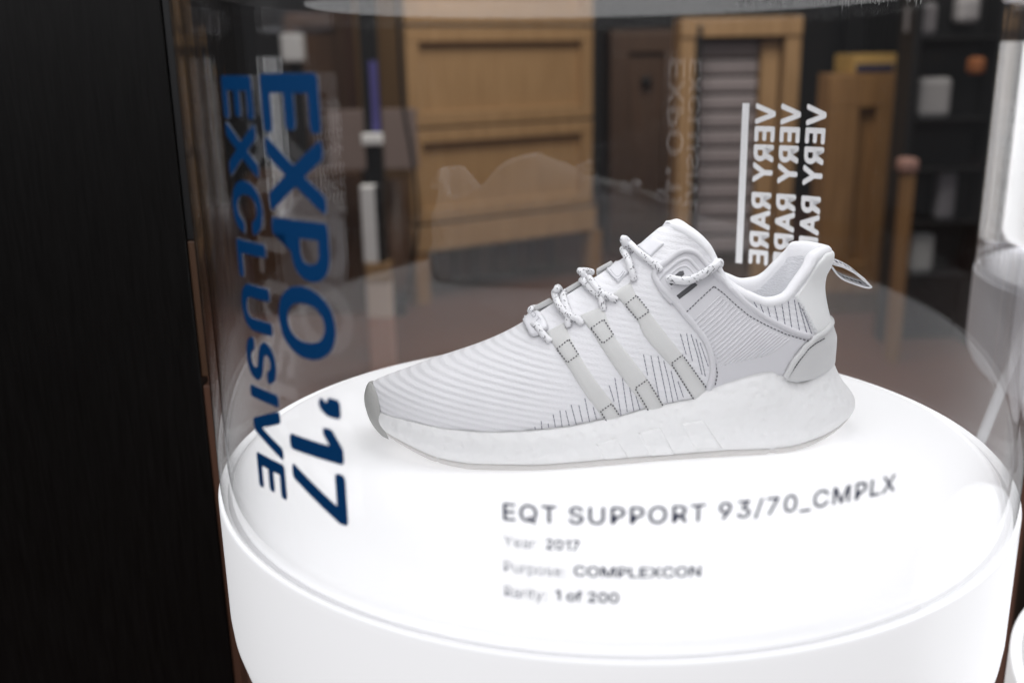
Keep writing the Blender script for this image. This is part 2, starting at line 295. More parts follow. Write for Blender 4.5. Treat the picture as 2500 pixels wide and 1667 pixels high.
 'X': (474, ['18,0|217,284|217,236|29,509|104,509|178,400|185,389|192,379|198,370|204,361|209,353|214,345|219,337|223,329|228,321|233,312|238,302|243,292|232,292|237,302|243,311|247,320|252,329|257,337|261,345|266,353|272,361|278,370|284,379|291,389|298,400|374,509|446,509|259,239|259,287|456,0|382,0|292,129|286,139|279,149|274,157|268,165|263,173|259,180|254,188|250,195|245,203|241,212|236,221|230,231|244,231|239,222|235,213|230,204|225,196|221,189|216,181|211,174|206,166|201,158|195,149|189,139|182,129|91,0']),
 'Y': (472, ['203,0|203,208|16,509|91,509|192,344|200,331|208,318|215,305|222,292|229,279|236,264|243,248|250,230|224,230|231,248|237,265|244,280|251,293|258,306|265,318|273,331|280,344|381,509|455,509|268,208|268,0']),
 '_': (319, ['319,0|319,-56|0,-56|0,0']),
 'a': (389, ['160,-9|142,-8|126,-5|110,-1|94,5|80,12|68,22|57,32|48,45|40,58|35,73|31,90|30,108|31,123|34,138|38,150|43,161|50,171|58,179|67,187|78,193|89,199|100,203|112,207|125,211|138,213|152,216|165,218|178,220|194,222|209,224|222,225|234,227|244,228|252,230|259,232|265,235|270,238|273,243|275,248|276,255|276,257|275,268|273,279|271,288|267,297|262,304|256,311|248,317|240,322|230,326|220,329|208,330|196,331|183,330|171,329|159,326|149,322|140,318|132,313|124,307|118,301|112,294|107,288|103,281|100,274|41,291|48,308|57,322|67,335|79,346|91,355|104,364|118,370|133,375|148,379|163,382|179,384|194,384|204,384|215,383|227,382|239,379|251,376|263,372|275,367|286,360|296,353|306,343|315,333|322,320|329,306|333,290|336,272|337,251|337,0|277,0|277,52|272,52|269,45|264,38|258,32|252,25|244,18|236,12|226,6|215,1|203,-3|190,-6|176,-8', '170,45|187,46|202,49|216,53|228,59|239,66|248,74|257,83|263,93|269,104|272,115|275,126|276,138|276,190|273,188|270,186|265,184|259,182|253,180|246,179|239,177|231,176|223,175|216,173|208,172|200,171|193,170|186,169|181,169|175,168|165,166|154,164|144,162|134,159|125,155|117,150|110,145|103,139|98,132|95,124|93,115|92,105|92,95|94,87|98,79|102,72|107,66|114,61|121,56|130,52|139,49|149,47|159,46']),
 'e': (404, ['212,-8|185,-7|161,-2|138,6|117,16|98,30|82,46|68,64|56,85|46,108|40,132|35,159|34,187|35,215|39,242|46,267|55,290|67,311|81,329|97,346|115,359|135,370|157,378|180,383|205,384|221,384|236,382|251,379|266,374|280,368|294,361|307,351|319,341|331,329|341,315|350,299|357,282|363,263|368,242|370,219|371,194|371,169|75,169|75,221|338,221|310,202|309,220|307,237|303,254|298,269|291,282|283,294|273,305|263,314|250,321|237,326|222,329|205,330|189,329|173,326|159,321|146,313|135,304|125,294|116,282|109,270|103,256|99,241|97,226|96,211|96,178|97,157|100,139|104,122|110,106|118,92|128,80|139,70|151,61|165,55|179,50|195,47|212,46|224,47|234,48|244,50|254,53|263,56|271,61|278,66|285,73|292,80|297,88|302,96|306,105|365,91|360,77|353,63|345,51|335,39|324,29|311,19|298,11|283,4|266,-1|249,-5|231,-7']),
 'f': (254, ['228,379|228,327|6,327|6,379', '81,0|81,432|82,447|84,461|89,474|96,486|104,496|113,505|124,513|135,519|148,524|161,527|174,529|187,530|197,530|207,529|215,528|222,527|229,525|234,524|239,522|243,521|227,468|225,469|222,470|219,471|215,472|211,473|206,473|200,474|195,474|182,473|171,470|162,466|154,460|149,452|145,443|142,431|142,419|142,0']),
 'i': (167, ['53,0|53,379|114,379|114,0', '84,443|75,444|67,446|60,449|54,455|48,461|44,468|42,475|41,483|42,491|44,499|48,506|54,512|60,517|67,521|75,523|84,524|92,523|100,521|107,517|114,512|119,506|123,499|126,491|126,483|126,475|123,468|119,461|114,455|107,449|100,446|92,444']),
 'n': (410, ['114,227|114,0|53,0|53,379|112,379|112,287|102,287|112,312|124,332|137,349|152,362|169,372|187,379|207,383|227,384|246,383|264,380|280,376|295,369|309,360|321,349|332,336|341,321|348,304|353,285|356,264|357,240|357,0|296,0|296,235|295,256|290,275|283,291|273,304|260,315|246,323|229,328|210,329|197,328|184,326|172,322|161,317|150,311|141,303|133,293|126,283|121,271|117,257|114,243']),
 'o': (415, ['207,-8|182,-7|159,-2|137,6|117,16|98,30|82,46|68,64|56,85|46,108|40,133|36,159|34,187|36,216|40,243|46,268|56,291|68,312|82,330|98,346|117,360|137,371|159,378|182,383|207,384|233,383|256,378|278,371|299,360|317,346|333,330|347,312|359,291|369,268|376,243|380,216|381,187|380,159|376,133|369,108|359,85|347,64|333,46|317,30|299,16|278,6|256,-2|233,-7', '207,46|226,48|242,51|257,57|270,66|282,76|292,89|300,102|307,117|312,134|316,151|318,169|319,187|318,206|316,224|312,242|307,258|300,274|292,287|282,300|270,310|257,319|242,325|226,329|207,330|189,329|173,325|158,319|145,310|134,300|124,287|115,274|108,258|103,242|99,224|97,206|96,187|97,169|99,151|103,134|108,117|115,102|124,89|134,76|145,66|158,57|173,51|189,48']),
 'p': (424, ['53,-143|53,379|112,379|112,319|118,319|122,325|126,331|131,338|137,346|144,353|152,360|161,367|171,373|183,378|197,381|212,384|229,384|252,383|274,378|294,371|313,361|330,347|345,332|359,313|370,293|379,270|385,245|389,218|390,189|389,160|385,133|379,108|370,84|359,64|346,45|330,29|313,16|294,5|274,-2|252,-7|229,-8|213,-7|198,-5|184,-1|173,4|162,10|153,17|145,24|138,31|132,39|127,46|122,53|118,59|114,59|114,-143', '220,47|237,48|253,51|267,57|279,66|291,76|301,88|309,101|316,117|321,133|325,151|327,170|328,189|327,209|325,227|321,245|316,261|309,276|301,290|291,301|280,311|267,319|253,325|237,329|220,330|203,329|188,325|174,320|161,312|150,302|140,291|132,278|125,263|120,247|116,229|113,210|113,189|113,169|116,150|120,132|125,115|132,100|140,86|150,75|162,65|174,57|188,51|204,48']),
 'r': (259, ['53,0|53,379|112,379|112,321|115,321|122,335|130,347|140,358|152,367|166,375|181,380|196,384|213,385|217,385|221,385|225,385|229,384|234,384|237,384|241,384|243,384|243,322|242,323|239,323|235,324|230,324|224,325|219,325|213,326|207,326|194,325|182,323|170,319|159,315|149,309|140,301|132,293|126,284|121,273|117,262|114,250|114,237|114,0']),
 's': (365, ['182,-8|163,-7|145,-5|128,-2|112,3|98,10|84,18|72,27|62,38|53,50|45,63|40,78|36,94|94,107|99,92|105,79|114,69|124,60|136,54|150,49|165,46|181,45|200,46|217,50|232,55|244,62|255,71|262,81|267,91|268,103|267,112|265,121|260,129|254,136|246,142|237,147|225,151|212,155|149,170|125,177|104,186|87,196|72,208|61,222|53,237|48,255|47,274|48,290|51,305|57,319|65,332|75,343|87,354|100,363|115,370|131,377|149,381|167,384|187,384|206,384|223,381|239,378|254,372|267,366|279,358|290,349|299,339|307,328|314,316|319,303|324,290|268,277|264,288|258,298|251,307|243,316|232,323|219,328|205,331|187,333|171,332|156,329|143,324|131,317|121,308|114,299|110,289|109,277|110,267|112,258|117,250|124,243|133,237|144,232|157,227|172,223|229,209|254,202|275,194|292,183|306,171|317,158|325,142|330,125|331,107|330,90|326,75|321,61|312,47|302,35|290,24|276,15|260,6|242,0|223,-5|203,-7']),
 't': (227, ['204,379|204,327|6,327|6,379', '65,471|126,471|126,98|127,86|128,76|132,68|136,61|142,56|150,53|159,51|170,50|173,50|177,50|181,51|185,51|190,52|194,52|198,53|202,54|213,2|208,0|203,-1|198,-2|192,-3|186,-3|180,-4|174,-4|168,-4|145,-3|125,2|107,10|92,21|80,35|72,52|67,71|65,93']),
 'u': (410, ['182,-5|164,-4|146,-1|130,4|115,11|101,20|89,31|78,44|69,59|62,76|57,95|54,116|53,139|53,379|114,379|114,144|115,123|119,105|127,89|137,75|150,64|164,56|181,52|200,50|213,51|226,53|238,57|249,62|259,69|268,77|276,86|283,97|289,109|293,122|295,137|296,153|296,379|357,379|357,0|298,0|298,92|307,92|297,67|286,47|272,30|257,17|240,7|222,0|203,-4']),
 'y': (389, ['47,-139|61,-86|71,-87|80,-89|88,-90|96,-90|104,-89|111,-87|118,-84|124,-80|130,-74|136,-67|141,-58|146,-48|151,-36|163,-1|17,379|84,379|165,155|171,138|177,121|182,104|187,87|191,70|196,53|201,37|206,21|184,21|188,37|193,53|198,70|202,87|207,104|212,121|218,138|224,155|305,379|371,379|204,-58|198,-72|191,-85|184,-97|177,-107|168,-116|159,-124|150,-130|139,-136|128,-140|117,-143|104,-145|91,-145|84,-145|77,-145|71,-144|65,-143|59,-142|54,-141|51,-140']),
 '’': (177, ['42,509|128,509|128,432|121,396|104,366|76,342|56,352|54,360|74,380|85,408|86,424|42,424']),
 ' ': (188, []),
}
def glyph_mesh(text, spacing=1.0):
    c = bpy.data.curves.new('t', 'CURVE'); c.dimensions = '2D'; c.fill_mode = 'BOTH'; x = 0
    for ch in text:
        adv, polys = GLYPHS[ch]
        for q in polys:
            P = [tuple(map(int, p.split(','))) for p in q.split('|')]
            sp = c.splines.new('POLY'); sp.points.add(len(P)-1); sp.use_cyclic_u = True
            for k, (px, py) in enumerate(P): sp.points[k].co = ((px+x)/509, py/509, 0, 1)
        x += adv*spacing
    o = bpy.data.objects.new('t', c); COL.objects.link(o); dg = bpy.context.evaluated_depsgraph_get(); dg.update()
    me = bpy.data.meshes.new_from_object(o.evaluated_get(dg)); bpy.data.objects.remove(o); bpy.data.curves.remove(c)
    return me
def bent_text(name, s, phi0, phi1, z0, z1, kind, radius, mat, weight=0, parent=case, skew=0, spacing=1.0):
    """vinyl letters wrapped on the cylinder.
    kind 'h': reads along phi from phi0 to phi1, feet at z0, heads at z1.
    kind 'v': reads downward from z0 to z1, feet at phi0, heads at phi1.
    weight thickens the strokes (share of the capital height)."""
    me = glyph_mesh(s, spacing); bm = bmesh.new(); bm.from_mesh(me); bpy.data.meshes.remove(me)
    bmesh.ops.triangulate(bm, faces=bm.faces)
    xs = [v.co.x for v in bm.verts]; x0, x1 = min(xs), max(xs)
    n = 40 if kind == 'h' else 8
    for k in range(1, n):
        if kind == 'h': co, no = (x0+(x1-x0)*k/n, 0, 0), (1, 0, 0)
        else: co, no = (0, k/n, 0), (0, 1, 0)
        bmesh.ops.bisect_plane(bm, geom=bm.verts[:]+bm.edges[:]+bm.faces[:], plane_co=co, plane_no=no, dist=1e-6)
    bm.verts.index_update()
    base = np.array([v.co[:2] for v in bm.verts]); fcs = [[v.index for v in f.verts] for f in bm.faces]; bm.free()
    wx, wy = weight if isinstance(weight, tuple) else (weight, weight)
    shifts = [(0, 0)]+([(wx*math.cos(a), wy*math.sin(a)) for a in np.linspace(0, 2*math.pi, 9)[:8]] if weight else [])
    V, Fc = [], []
    for k, (dx, dy) in enumerate(shifts):
        o = len(V); rad = radius+k*.000012
        U = (base[:, 0]+dx-x0+wx)/(x1-x0+2*wx); T = (base[:, 1]+dy+wy)/(1+2*wy)
        if kind == 'h': PH = phi0+(phi1-phi0)*U; Z = z0+(z1-z0)*T+skew*U
        else: Z = z0+(z1-z0)*U; PH = phi0+(phi1-phi0)*T
        A = np.radians(PH); V += np.stack([rad*np.sin(A), -rad*np.cos(A), Z], 1).tolist(); Fc += [[o+i for i in q] for q in fcs]
    return mesh(name, V, Fc, parent, mat)
mm = .001
def two_sided(name, s, *a, **k):
    """navy face outward, white backing behind it"""
    o = bent_text(name, s, *a, R+.0004, M_navy, **k)
    b = bent_text('backing', s, *a, R+.0002, M_whitev, **k); b.parent = o
    return o
two_sided('lettering', "EXPO \u201917", -42.0, -33.6, .2286, .0390, 'v', weight=(.056, .038), spacing=1.04)
two_sided('lettering', "EXCLUSIVE", -49.5, -43.5, .2278, .0400, 'v', weight=(.066, .044), spacing=1.07)
bent_text('lettering', "EQT SUPPORT 93/70_CMPLX", -15.5, 24.5, .0558, .0635, 'h', R+.0004, M_ink, weight=.032, skew=.0038, spacing=1.10)
bent_text('lettering', "Year:", -15.5, -12.0, .0445, .0493, 'h', R+.0004, M_greyv)
bent_text('lettering', "2017", -11.3, -8.0, .0448, .0496, 'h', R+.0004, M_ink, weight=.04)
bent_text('lettering', "Purpose:", -15.5, -9.4, .0331, .0379, 'h', R+.0004, M_greyv)
bent_text('lettering', "COMPLEXCON", -8.6, 3.7, .0338, .0386, 'h', R+.0004, M_ink, weight=.04)
bent_text('lettering', "Rarity:", -15.5, -11.3, .0219, .0267, 'h', R+.0004, M_greyv)
bent_text('lettering', "1 of 200", -10.4, -4.2, .0224, .0272, 'h', R+.0004, M_ink, weight=.04)
# far wall, printed to be read from behind: three white lines and a bar
for a in (141.8, 136.85, 131.8):
    bent_text('lettering', "VERY RARE", a, a+3.95, .1962, .0710, 'v', R+.0004, M_whitev, weight=(.070, .056), spacing=1.08)
v, f = [], []
for i, z in enumerate((.1960, .0706)):
    for j in range(4):
        a = math.radians(148.35-1.35*j/3); v.append(((R+.0004)*math.sin(a), -(R+.0004)*math.cos(a), z))
f = [(0, 1, 5, 4), (1, 2, 6, 5), (2, 3, 7, 6)]
mesh('bar', v, f, case, M_whitev)
# glue streaks under the lid on the far wall
v, f = [], []
for k in range(230):
    ph = rng.uniform(112, 150)**1; a = math.radians(ph); ln = rng.uniform(.001, .0065)*(1.3 if ph < 135 else .8); zt = LIDZ-rng.uniform(.001, .010); wd = rng.uniform(.0004, .0012)/R
    i = len(v); r_ = R-.0054
    for (da, z) in ((-wd/2, zt), (wd/2, zt-.0003), (wd*.2, zt-ln), (-wd*.25, zt-ln*.9)):
        v.append((r_*math.sin(a+da), -r_*math.cos(a+da), z))
    f.append((i, i+1, i+2, i+3))
o = mesh('glue_streak', v, f, case, plain('dried_glue', (.5, .5, .5), .8)); o['kind'] = 'stuff'

# ------------------------------------------------------------------ sneaker (built in its own frame: X toe to heel, Y away from the lateral side, Z up, in mm)
SA = math.radians(3); SO = np.array([-.092, .588, .0006])
E1 = np.array([math.cos(SA), math.sin(SA), 0]); E2 = np.array([-math.sin(SA), math.cos(SA), 0]); E3 = np.array([0, 0, 1.])
def to_loc(p):
    q = (np.asarray(p)-SO)*1000; return np.array([q@E1, q@E2, q@E3])
def dir_loc(d): return np.array([d@E1, d@E2, d@E3])
CL = to_loc(CAM)
def lray(x, y): return dir_loc(ray(x, y))
def on_Y(x, y, Y):
    d = lray(x, y); return CL+d*(Y-CL[1])/d[1]
def solve_side(px, Yf, it=8):
    """points of the lateral side seen at the pixels, Y = -Yf(X)"""
    out = []
    for x, y in px:
        Y = -40.
        for _ in range(it):
            p = on_Y(x, y, Y); Y = .5*Y-.5*float(Yf(p[0]))
        out.append(on_Y(x, y, Y))
    return np.array(out)
sneaker = empty('sneaker', tuple(SO), SA)
tag(sneaker, 'white knit low sneaker with pale grey suede straps, standing on the glowing disc', 'sneaker')
def smesh(name, v, f, mat, smooth=True, parent=None):
    return mesh(name, np.asarray(v, float)/1000, f, parent or sneaker, mat, smooth)

# outlines of the sole and of the upper
yc = lambda X: 7*np.clip(1-np.asarray(X, float)/70, 0, 1)**2
wl = pchip([(0, 0), (.6, 6), (2, 12), (4, 17), (7, 22), (12, 28), (20, 35), (30, 41), (45, 47.5), (60, 51.5), (80, 55), (105, 57), (125, 56), (150, 53.5), (180, 50), (210, 48), (240, 47), (262, 44), (280, 38), (293, 30), (302, 21), (307, 14), (310, 6), (311, 0)])
wm = pchip([(0, 0), (.6, 6), (2, 12), (4, 16), (7, 20.5), (12, 26), (20, 32), (30, 37.5), (45, 42), (60, 45), (85, 47.5), (110, 45), (140, 39), (170, 36), (200, 37), (240, 41), (262, 40), (280, 36), (293, 29), (302, 21), (307, 14), (310, 6), (311, 0)])
top_px = [(924.6, 1004), (949, 1014), (994, 1026), (1038.6, 1037.6), (1083, 1046), (1128, 1051), (1172, 1054), (1217, 1055), (1261, 1053.5), (1306, 1051), (1350, 1046.5), (1396, 1040.6), (1455, 1028), (1515, 1016.5), (1571, 1000), (1610, 991.5), (1649, 982.5), (1680, 977), (1702, 969), (1712, 958), (1753, 941), (1798, 926), (1830, 917.5), (1857, 911), (1890, 907)]
tp = solve_side(top_px, lambda X: wl(X)-yc(X)-4)
zt_tab = [(0, tp[0][2]+1.0)]+[(float(p[0]), float(p[2])) for p in tp]
zt_tab = [zt_tab[0]]+[q for i, q in enumerate(zt_tab[1:]) if q[0] > 6]
zt_tab += [(max(zt_tab[-1][0]+5, 250), zt_tab[-1][1]-2.5), (262, 46.3), (275, 46.6), (290, 48.5), (311, 50)]
ztop = pchip(zt_tab)
bot_px = [(925, 1061), (968, 1088), (1012, 1109), (1068, 1130), (1112, 1140.5), (1158, 1148)]
bp_ = solve_side(bot_px, lambda X: wl(X)-yc(X)-3)
zb_tab = [(0, bp_[0][2]+6)]+[(float(p[0]), max(0, float(p[2]))) for p in bp_ if p[0] > 1.5]
zb_tab += [(max(zb_tab[-1][0]+12, 80), 0), (255, 0), (275, 1.2), (290, 3.5), (300, 6), (311, 9)]
zbot = pchip(zb_tab)
print('zt', np.round(zt_tab, 1).tolist()); print('zb', np.round(zb_tab, 1).tolist())
em = pchip([(0, 302), (3.5, 304), (7.5, 307.2), (12, 310), (16, 311.1), (20, 310.6), (24, 308.6), (30, 303.6), (37, 298.9), (44, 295.6), (48, 293.5), (52, 289)])
ft = pchip([(0, 12), (6, 7), (10, 4.5), (15, 2), (22, .4), (28, 0), (33, .6), (40, 3)])
sst = lambda q: np.clip(q, 0, 1)**2*(3-2*np.clip(q, 0, 1))
def Smid(side, X0, t):
    X0 = np.asarray(X0, float); t = np.asarray(t, float)
    w = np.where(side < 0, wl(X0), wm(X0)); zb = zbot(X0); zt = ztop(X0); h = zt-zb
    k = np.clip(w/25, 0, 1)                                  # the edges soften where the outline closes
    dip = 2.2*np.exp(-((X0-270)/15)**2)
    bez = lambda a, b, c, d: a*(1-t)**3+3*b*t*(1-t)**2+3*c*t*t*(1-t)+d*t**3
    y = bez(w-4*k, w+1.2*k, w+1.0*k-1.2*dip*k, w-4.5*k-3*dip*k)
    z = bez(zb+2.5, zb+2.5+.28*h, zb+.72*h, zt)
    bulge = 2.2*np.exp(-((X0-215)/40)**2)*np.sin(np.pi*np.clip(t, 0, 1))
    y = y+bulge*k
    x = X0+(em(z)-311)*sst((X0-232)/79)+ft(z)*(1-sst(X0/45))
    return np.stack([x, yc(X0)+side*y, z], -1)
uw = pchip([(2, 0), (2.6, 5), (4, 10), (6, 14.5), (10, 20.5), (18, 28.5), (30, 36), (45, 42), (60, 46), (80, 49.5), (105, 51), (125, 50), (150, 47.5), (180, 44.5), (210, 42.5), (240, 40.5), (260, 37), (275, 30.5), (285, 22), (291, 12), (293, 6.5), (294, 0)])
um = pchip([(2, 0), (2.6, 5), (4, 10), (6, 14), (10, 19), (18, 26), (30, 33), (45, 38), (60, 41), (85, 43), (110, 41), (140, 35.5), (170, 33), (200, 34), (240, 36.5), (260, 34.5), (275, 29.5), (285, 22), (291, 12), (293, 6.5), (294, 0)])
edge = pchip([(2, 0), (184, 0), (188, 3), (192, 9), (198, 15), (207, 21), (217, 26), (226, 29), (235, 30.5), (245, 30), (252, 29.3), (257, 28.5), (263, 27), (270, 24), (277, 20), (284, 14.5), (289, 9), (292, 5), (293.4, 2), (294, 0)])
rim_px = [(1770, 684), (1798, 708), (1845, 729), (1884, 739), (1925.6, 731), (1946, 719), (1970, 689), (1988, 656), (2006, 629)]
rm_ = solve_side(rim_px, edge)
print('rim', np.round(rm_, 1).tolist())
crest = pchip([(2, 34), (3, 37), (4.5, 38.8), (6.3, 39.9), (12, 42.2), (25.6, 46.7), (42.5, 52.6), (58.8, 57.8), (70.4, 61.7), (81, 65.8), (90, 70), (99, 75), (117, 86), (136, 97.5), (154, 109), (165, 117), (172, 123), (179, 129), (184, 132.6), (189, 133.6), (193, 133), (198, 130.5), (207, 122.5)]+[(float(p[0]), float(p[2])) for p in rm_ if p[0] > 212]+[(max(286, float(rm_[-1][0])+5), float(rm_[-1][2])+1.5), (294, float(rm_[-1][2])+1)])
flat = pchip([(2, .55), (30, .62), (60, .56), (100, .47), (130, .42), (150, .40), (185, .36), (294, .3)])
ew = pchip([(30, 294), (61, 294), (66, 292.4), (71, 290.7), (78, 288.7), (86, 286.8), (94, 285.8), (100, 286.5), (106, 289.3), (112, 291), (118, 288), (125, 284)])
def Sup(side, X0, t):
    X0 = np.asarray(X0, float); t = np.asarray(t, float)
    w0 = np.where(side < 0, uw(X0), um(X0)); zm = np.minimum(ztop(X0)-3.5, crest(X0)-1); z3 = crest(X0); h = z3-zm; w3 = edge(X0)
    k = np.clip(w0/25, 0, 1); c = sst((X0-180)/34)
    b = (1.5+2.2*sst((X0-200)/60))*k
    p1y, p1z = w0+b, zm+(.42+.06*c)*h
    p2y = (1-c)*flat(X0)*w0+c*(w3+.30*(w0-w3)); p2z = (1-c)*z3+c*(z3-.36*h)
    p2y = np.maximum(p2y, w3)
    bez = lambda a, b_, c_, d: a*(1-t)**3+3*b_*t*(1-t)**2+3*c_*t*t*(1-t)+d*t**3
    y = bez(w0, p1y, p2y, w3); z = bez(zm, p1z, p2z, z3)
    x = X0+(ew(z)-294)*sst((X0-225)/69)
    return np.stack([x, yc(X0)*(1-.3*t)+side*y, z], -1)
def normals(S, side, X0, t):
    a, b = S(side, X0+.4, t)-S(side, X0-.4, t), S(side, X0, np.minimum(t+.008, 1))-S(side, X0, np.maximum(t-.008, 0))
    n = np.cross(a, b)*(1 if side < 0 else -1)
    n /= np.linalg.norm(n, axis=-1, keepdims=True)+1e-9
    return n
def grid_surface(S, xs, ts):
    V, Fc = [], []
    for side in (-1, 1):
        X, T = np.meshgrid(xs, ts, indexing='ij'); P = S(side, X, T); o = len(V); V += P.reshape(-1, 3).tolist(); m = len(ts)
        for i in range(len(xs)-1):
            for j in range(m-1):
                q = (o+i*m+j, o+(i+1)*m+j, o+(i+1)*m+j+1, o+i*m+j+1)
                Fc.append(q if side < 0 else q[::-1])
    return V, Fc
def cosgrid(a, b, n):
    u = np.linspace(0, 1, n); u = u-.5*np.sin(2*np.pi*u)/(2*np.pi)*1.9; return a+(b-a)*u

# materials
def fabric(name, col, rib=0, fade=None, ribdir=(0, 0, 1), knit=1.0, rough=.85, var=.03, ribscale=300, fine=900, ribstr=.5):
    m, nt, b = new_mat(name); b.inputs['Roughness'].default_value = rough; b.inputs['Specular IOR Level'].default_value = .25; b.inputs['Sheen Weight'].default_value = .25
    tc = N(nt, 'ShaderNodeTexCoord'); no = N(nt, 'ShaderNodeTexNoise'); no.inputs['Scale'].default_value = 35; no.inputs['Detail'].default_value = 6
    nt.links.new(tc.outputs['Object'], no.inputs['Vector'])
    mx = N(nt, 'ShaderNodeMix', data_type='RGBA'); mx.inputs[6].default_value = (*[c*(1-var) for c in col], 1); mx.inputs[7].default_value = (*[min(1, c*(1+var)) for c in col], 1)
    nt.links.new(no.outputs[0], mx.inputs[0]); nt.links.new(mx.outputs[2], b.inputs['Base Color'])
    vo = N(nt, 'ShaderNodeTexVoronoi'); vo.inputs['Scale'].default_value = fine; mp0 = N(nt, 'ShaderNodeMapping'); mp0.inputs['Scale'].default_value = (.6, .6, 1.2)
    nt.links.new(tc.outputs['Object'], mp0.inputs[0]); nt.links.new(mp0.outputs[0], vo.inputs['Vector'])
    b1 = N(nt, 'ShaderNodeBump'); b1.inputs['Strength'].default_value = .35*knit; b1.inputs['Distance'].default_value = .0006
    nt.links.new(vo.outputs['Distance'], b1.inputs['Height'])
    last = b1
    if rib:
        mp = N(nt, 'ShaderNodeMapping'); mp.inputs['Rotation'].default_value = ribdir; nt.links.new(tc.outputs['Object'], mp.inputs[0])
        wv = N(nt, 'ShaderNodeTexWave', wave_type='BANDS', bands_direction='Z'); wv.inputs['Scale'].default_value = ribscale/6.283*1.0; wv.inputs['Distortion'].default_value = .22; wv.inputs['Detail'].default_value = 2; wv.inputs['Detail Scale'].default_value = 2
        nt.links.new(mp.outputs[0], wv.inputs['Vector'])
        b2 = N(nt, 'ShaderNodeBump'); b2.inputs['Strength'].default_value = ribstr; b2.inputs['Distance'].default_value = rib
        if fade:
            sx = N(nt, 'ShaderNodeSeparateXYZ'); nt.links.new(tc.outputs['Object'], sx.inputs[0]); mr = N(nt, 'ShaderNodeMapRange'); mr.inputs[1].default_value = fade[0]; mr.inputs[2].default_value = fade[1]; mr.inputs[3].default_value = 1; mr.inputs[4].default_value = .30
            nt.links.new(sx.outputs[0], mr.inputs[0]); mu = N(nt, 'ShaderNodeMath', operation='MULTIPLY'); nt.links.new(wv.outputs['Fac'], mu.inputs[0]); nt.links.new(mr.outputs[0], mu.inputs[1]); nt.links.new(mu.outputs[0], b2.inputs['Height'])
        else: nt.links.new(wv.outputs['Fac'], b2.inputs['Height'])
        nt.links.new(b1.outputs[0], b2.inputs['Normal']); last = b2
    nt.links.new(last.outputs[0], b.inputs['Normal'])
    return m
M_knit = fabric('white_knit', (.83, .828, .85), rib=.0012, ribdir=(0, math.radians(-9.5), 0), ribscale=590, fade=(.095, .125), ribstr=.42, knit=1.0, fine=1100)
M_lining = fabric('lining_mesh', (.80, .805, .83), knit=1.5, fine=900)
M_rollk = fabric('collar_knit', (.87, .87, .89), knit=.5, fine=1500)
M_suede = plain('grey_suede', (.66, .66, .65), .95, .05, 60, .25, 900, .15, bdist=.0004, sheen=.3)
M_suede2 = plain('pale_grey_suede', (.64, .64, .64), .92, .05, 60, .25, 900, .15, bdist=.0004, sheen=.3)
M_lilac = plain('lilac_white_leather', (.67, .665, .69), .7, .03, 50, .12, 700, .25, bdist=.0004)
M_smooth = plain('smooth_white_synthetic', (.86, .865, .86), .6, .02, 40, .06, 600, .3, bdist=.0003)
M_rubber = plain('grey_rubber', (.44, .44, .425), .6, .06, 80, .6, 1300, .3, bdist=.0008)
M_out = plain('clear_grey_outsole', (.73, .71, .69), .45, .06, 40, .1, 300)
M_thread = plain('charcoal_thread', (.035, .033, .045), .8, .2, 200)
M_pin = plain('slate_thread', (.15, .15, .20), .8, .2, 200)
M_lace = fabric('white_lace', (.83, .83, .85), knit=1.4, fine=1100)
M_dark = plain('dark_slot', (.085, .085, .09), .8, .1, 100)
M_tagp = plain('white_plastic', (.80, .80, .83), .4, .02, 60)
M_grey_print = plain('grey_print', (.48, .48, .52), .6, .02, 60)
m, nt, b = new_mat('foam_midsole')
b.inputs['Roughness'].default_value = .6; b.inputs['Specular IOR Level'].default_value = .3
tc = N(nt, 'ShaderNodeTexCoord'); vo = N(nt, 'ShaderNodeTexVoronoi'); vo.inputs['Scale'].default_value = 190; vo.feature = 'SMOOTH_F1'; nt.links.new(tc.outputs['Object'], vo.inputs['Vector'])
bp0 = N(nt, 'ShaderNodeBump'); bp0.inputs['Strength'].default_value = .8; bp0.inputs['Distance'].default_value = .0016; nt.links.new(vo.outputs['Distance'], bp0.inputs['Height']); nt.links.new(bp0.outputs[0], b.inputs['Normal'])
no = N(nt, 'ShaderNodeTexNoise'); no.inputs['Scale'].default_value = 45; nt.links.new(tc.outputs['Object'], no.inputs['Vector'])
mx = N(nt, 'ShaderNodeMix', data_type='RGBA'); mx.inputs[6].default_value = (.86, .86, .855, 1); mx.inputs[7].default_value = (.91, .91, .91, 1); nt.links.new(no.outputs[0], mx.inputs[0]); nt.links.new(mx.outputs[2], b.inputs['Base Color'])
M_foam = m

# base surfaces
UX, UT = cosgrid(2, 294, 300), np.linspace(0, 1, 96)
uv_, uf_ = grid_surface(Sup, UX, UT)
upper = smesh('knit_upper', uv_, uf_, M_knit)
MX, MT = cosgrid(0, 311, 280), np.linspace(0, 1, 22)
v_, f_ = grid_surface(Smid, MX, MT)
nv = len(v_); m_ = len(MT); nx = len(MX)
for i in range(nx-1):                                         # closed under and over
    for j in (0, m_-1):
        a, b_, c_, d_ = i*m_+j, (i+1)*m_+j, nx*m_+(i+1)*m_+j, nx*m_+i*m_+j
        f_.append((a, d_, c_, b_) if j else (a, b_, c_, d_))
midsole = smesh('midsole', v_, f_, M_foam)
BV_UP = BVHTree.FromPolygons([tuple(p) for p in uv_], [tuple(q) for q in uf_])
BV_MID = BVHTree.FromPolygons([tuple(p) for p in v_], [tuple(q) for q in f_])
UG = Sup(-1, *np.meshgrid(UX, UT, indexing='ij'))
def inv_up(p):
    i = np.argmin(((UG-np.asarray(p))**2).sum(-1)); a, b_ = np.unravel_index(i, UG.shape[:2]); return UX[a], UT[b_]
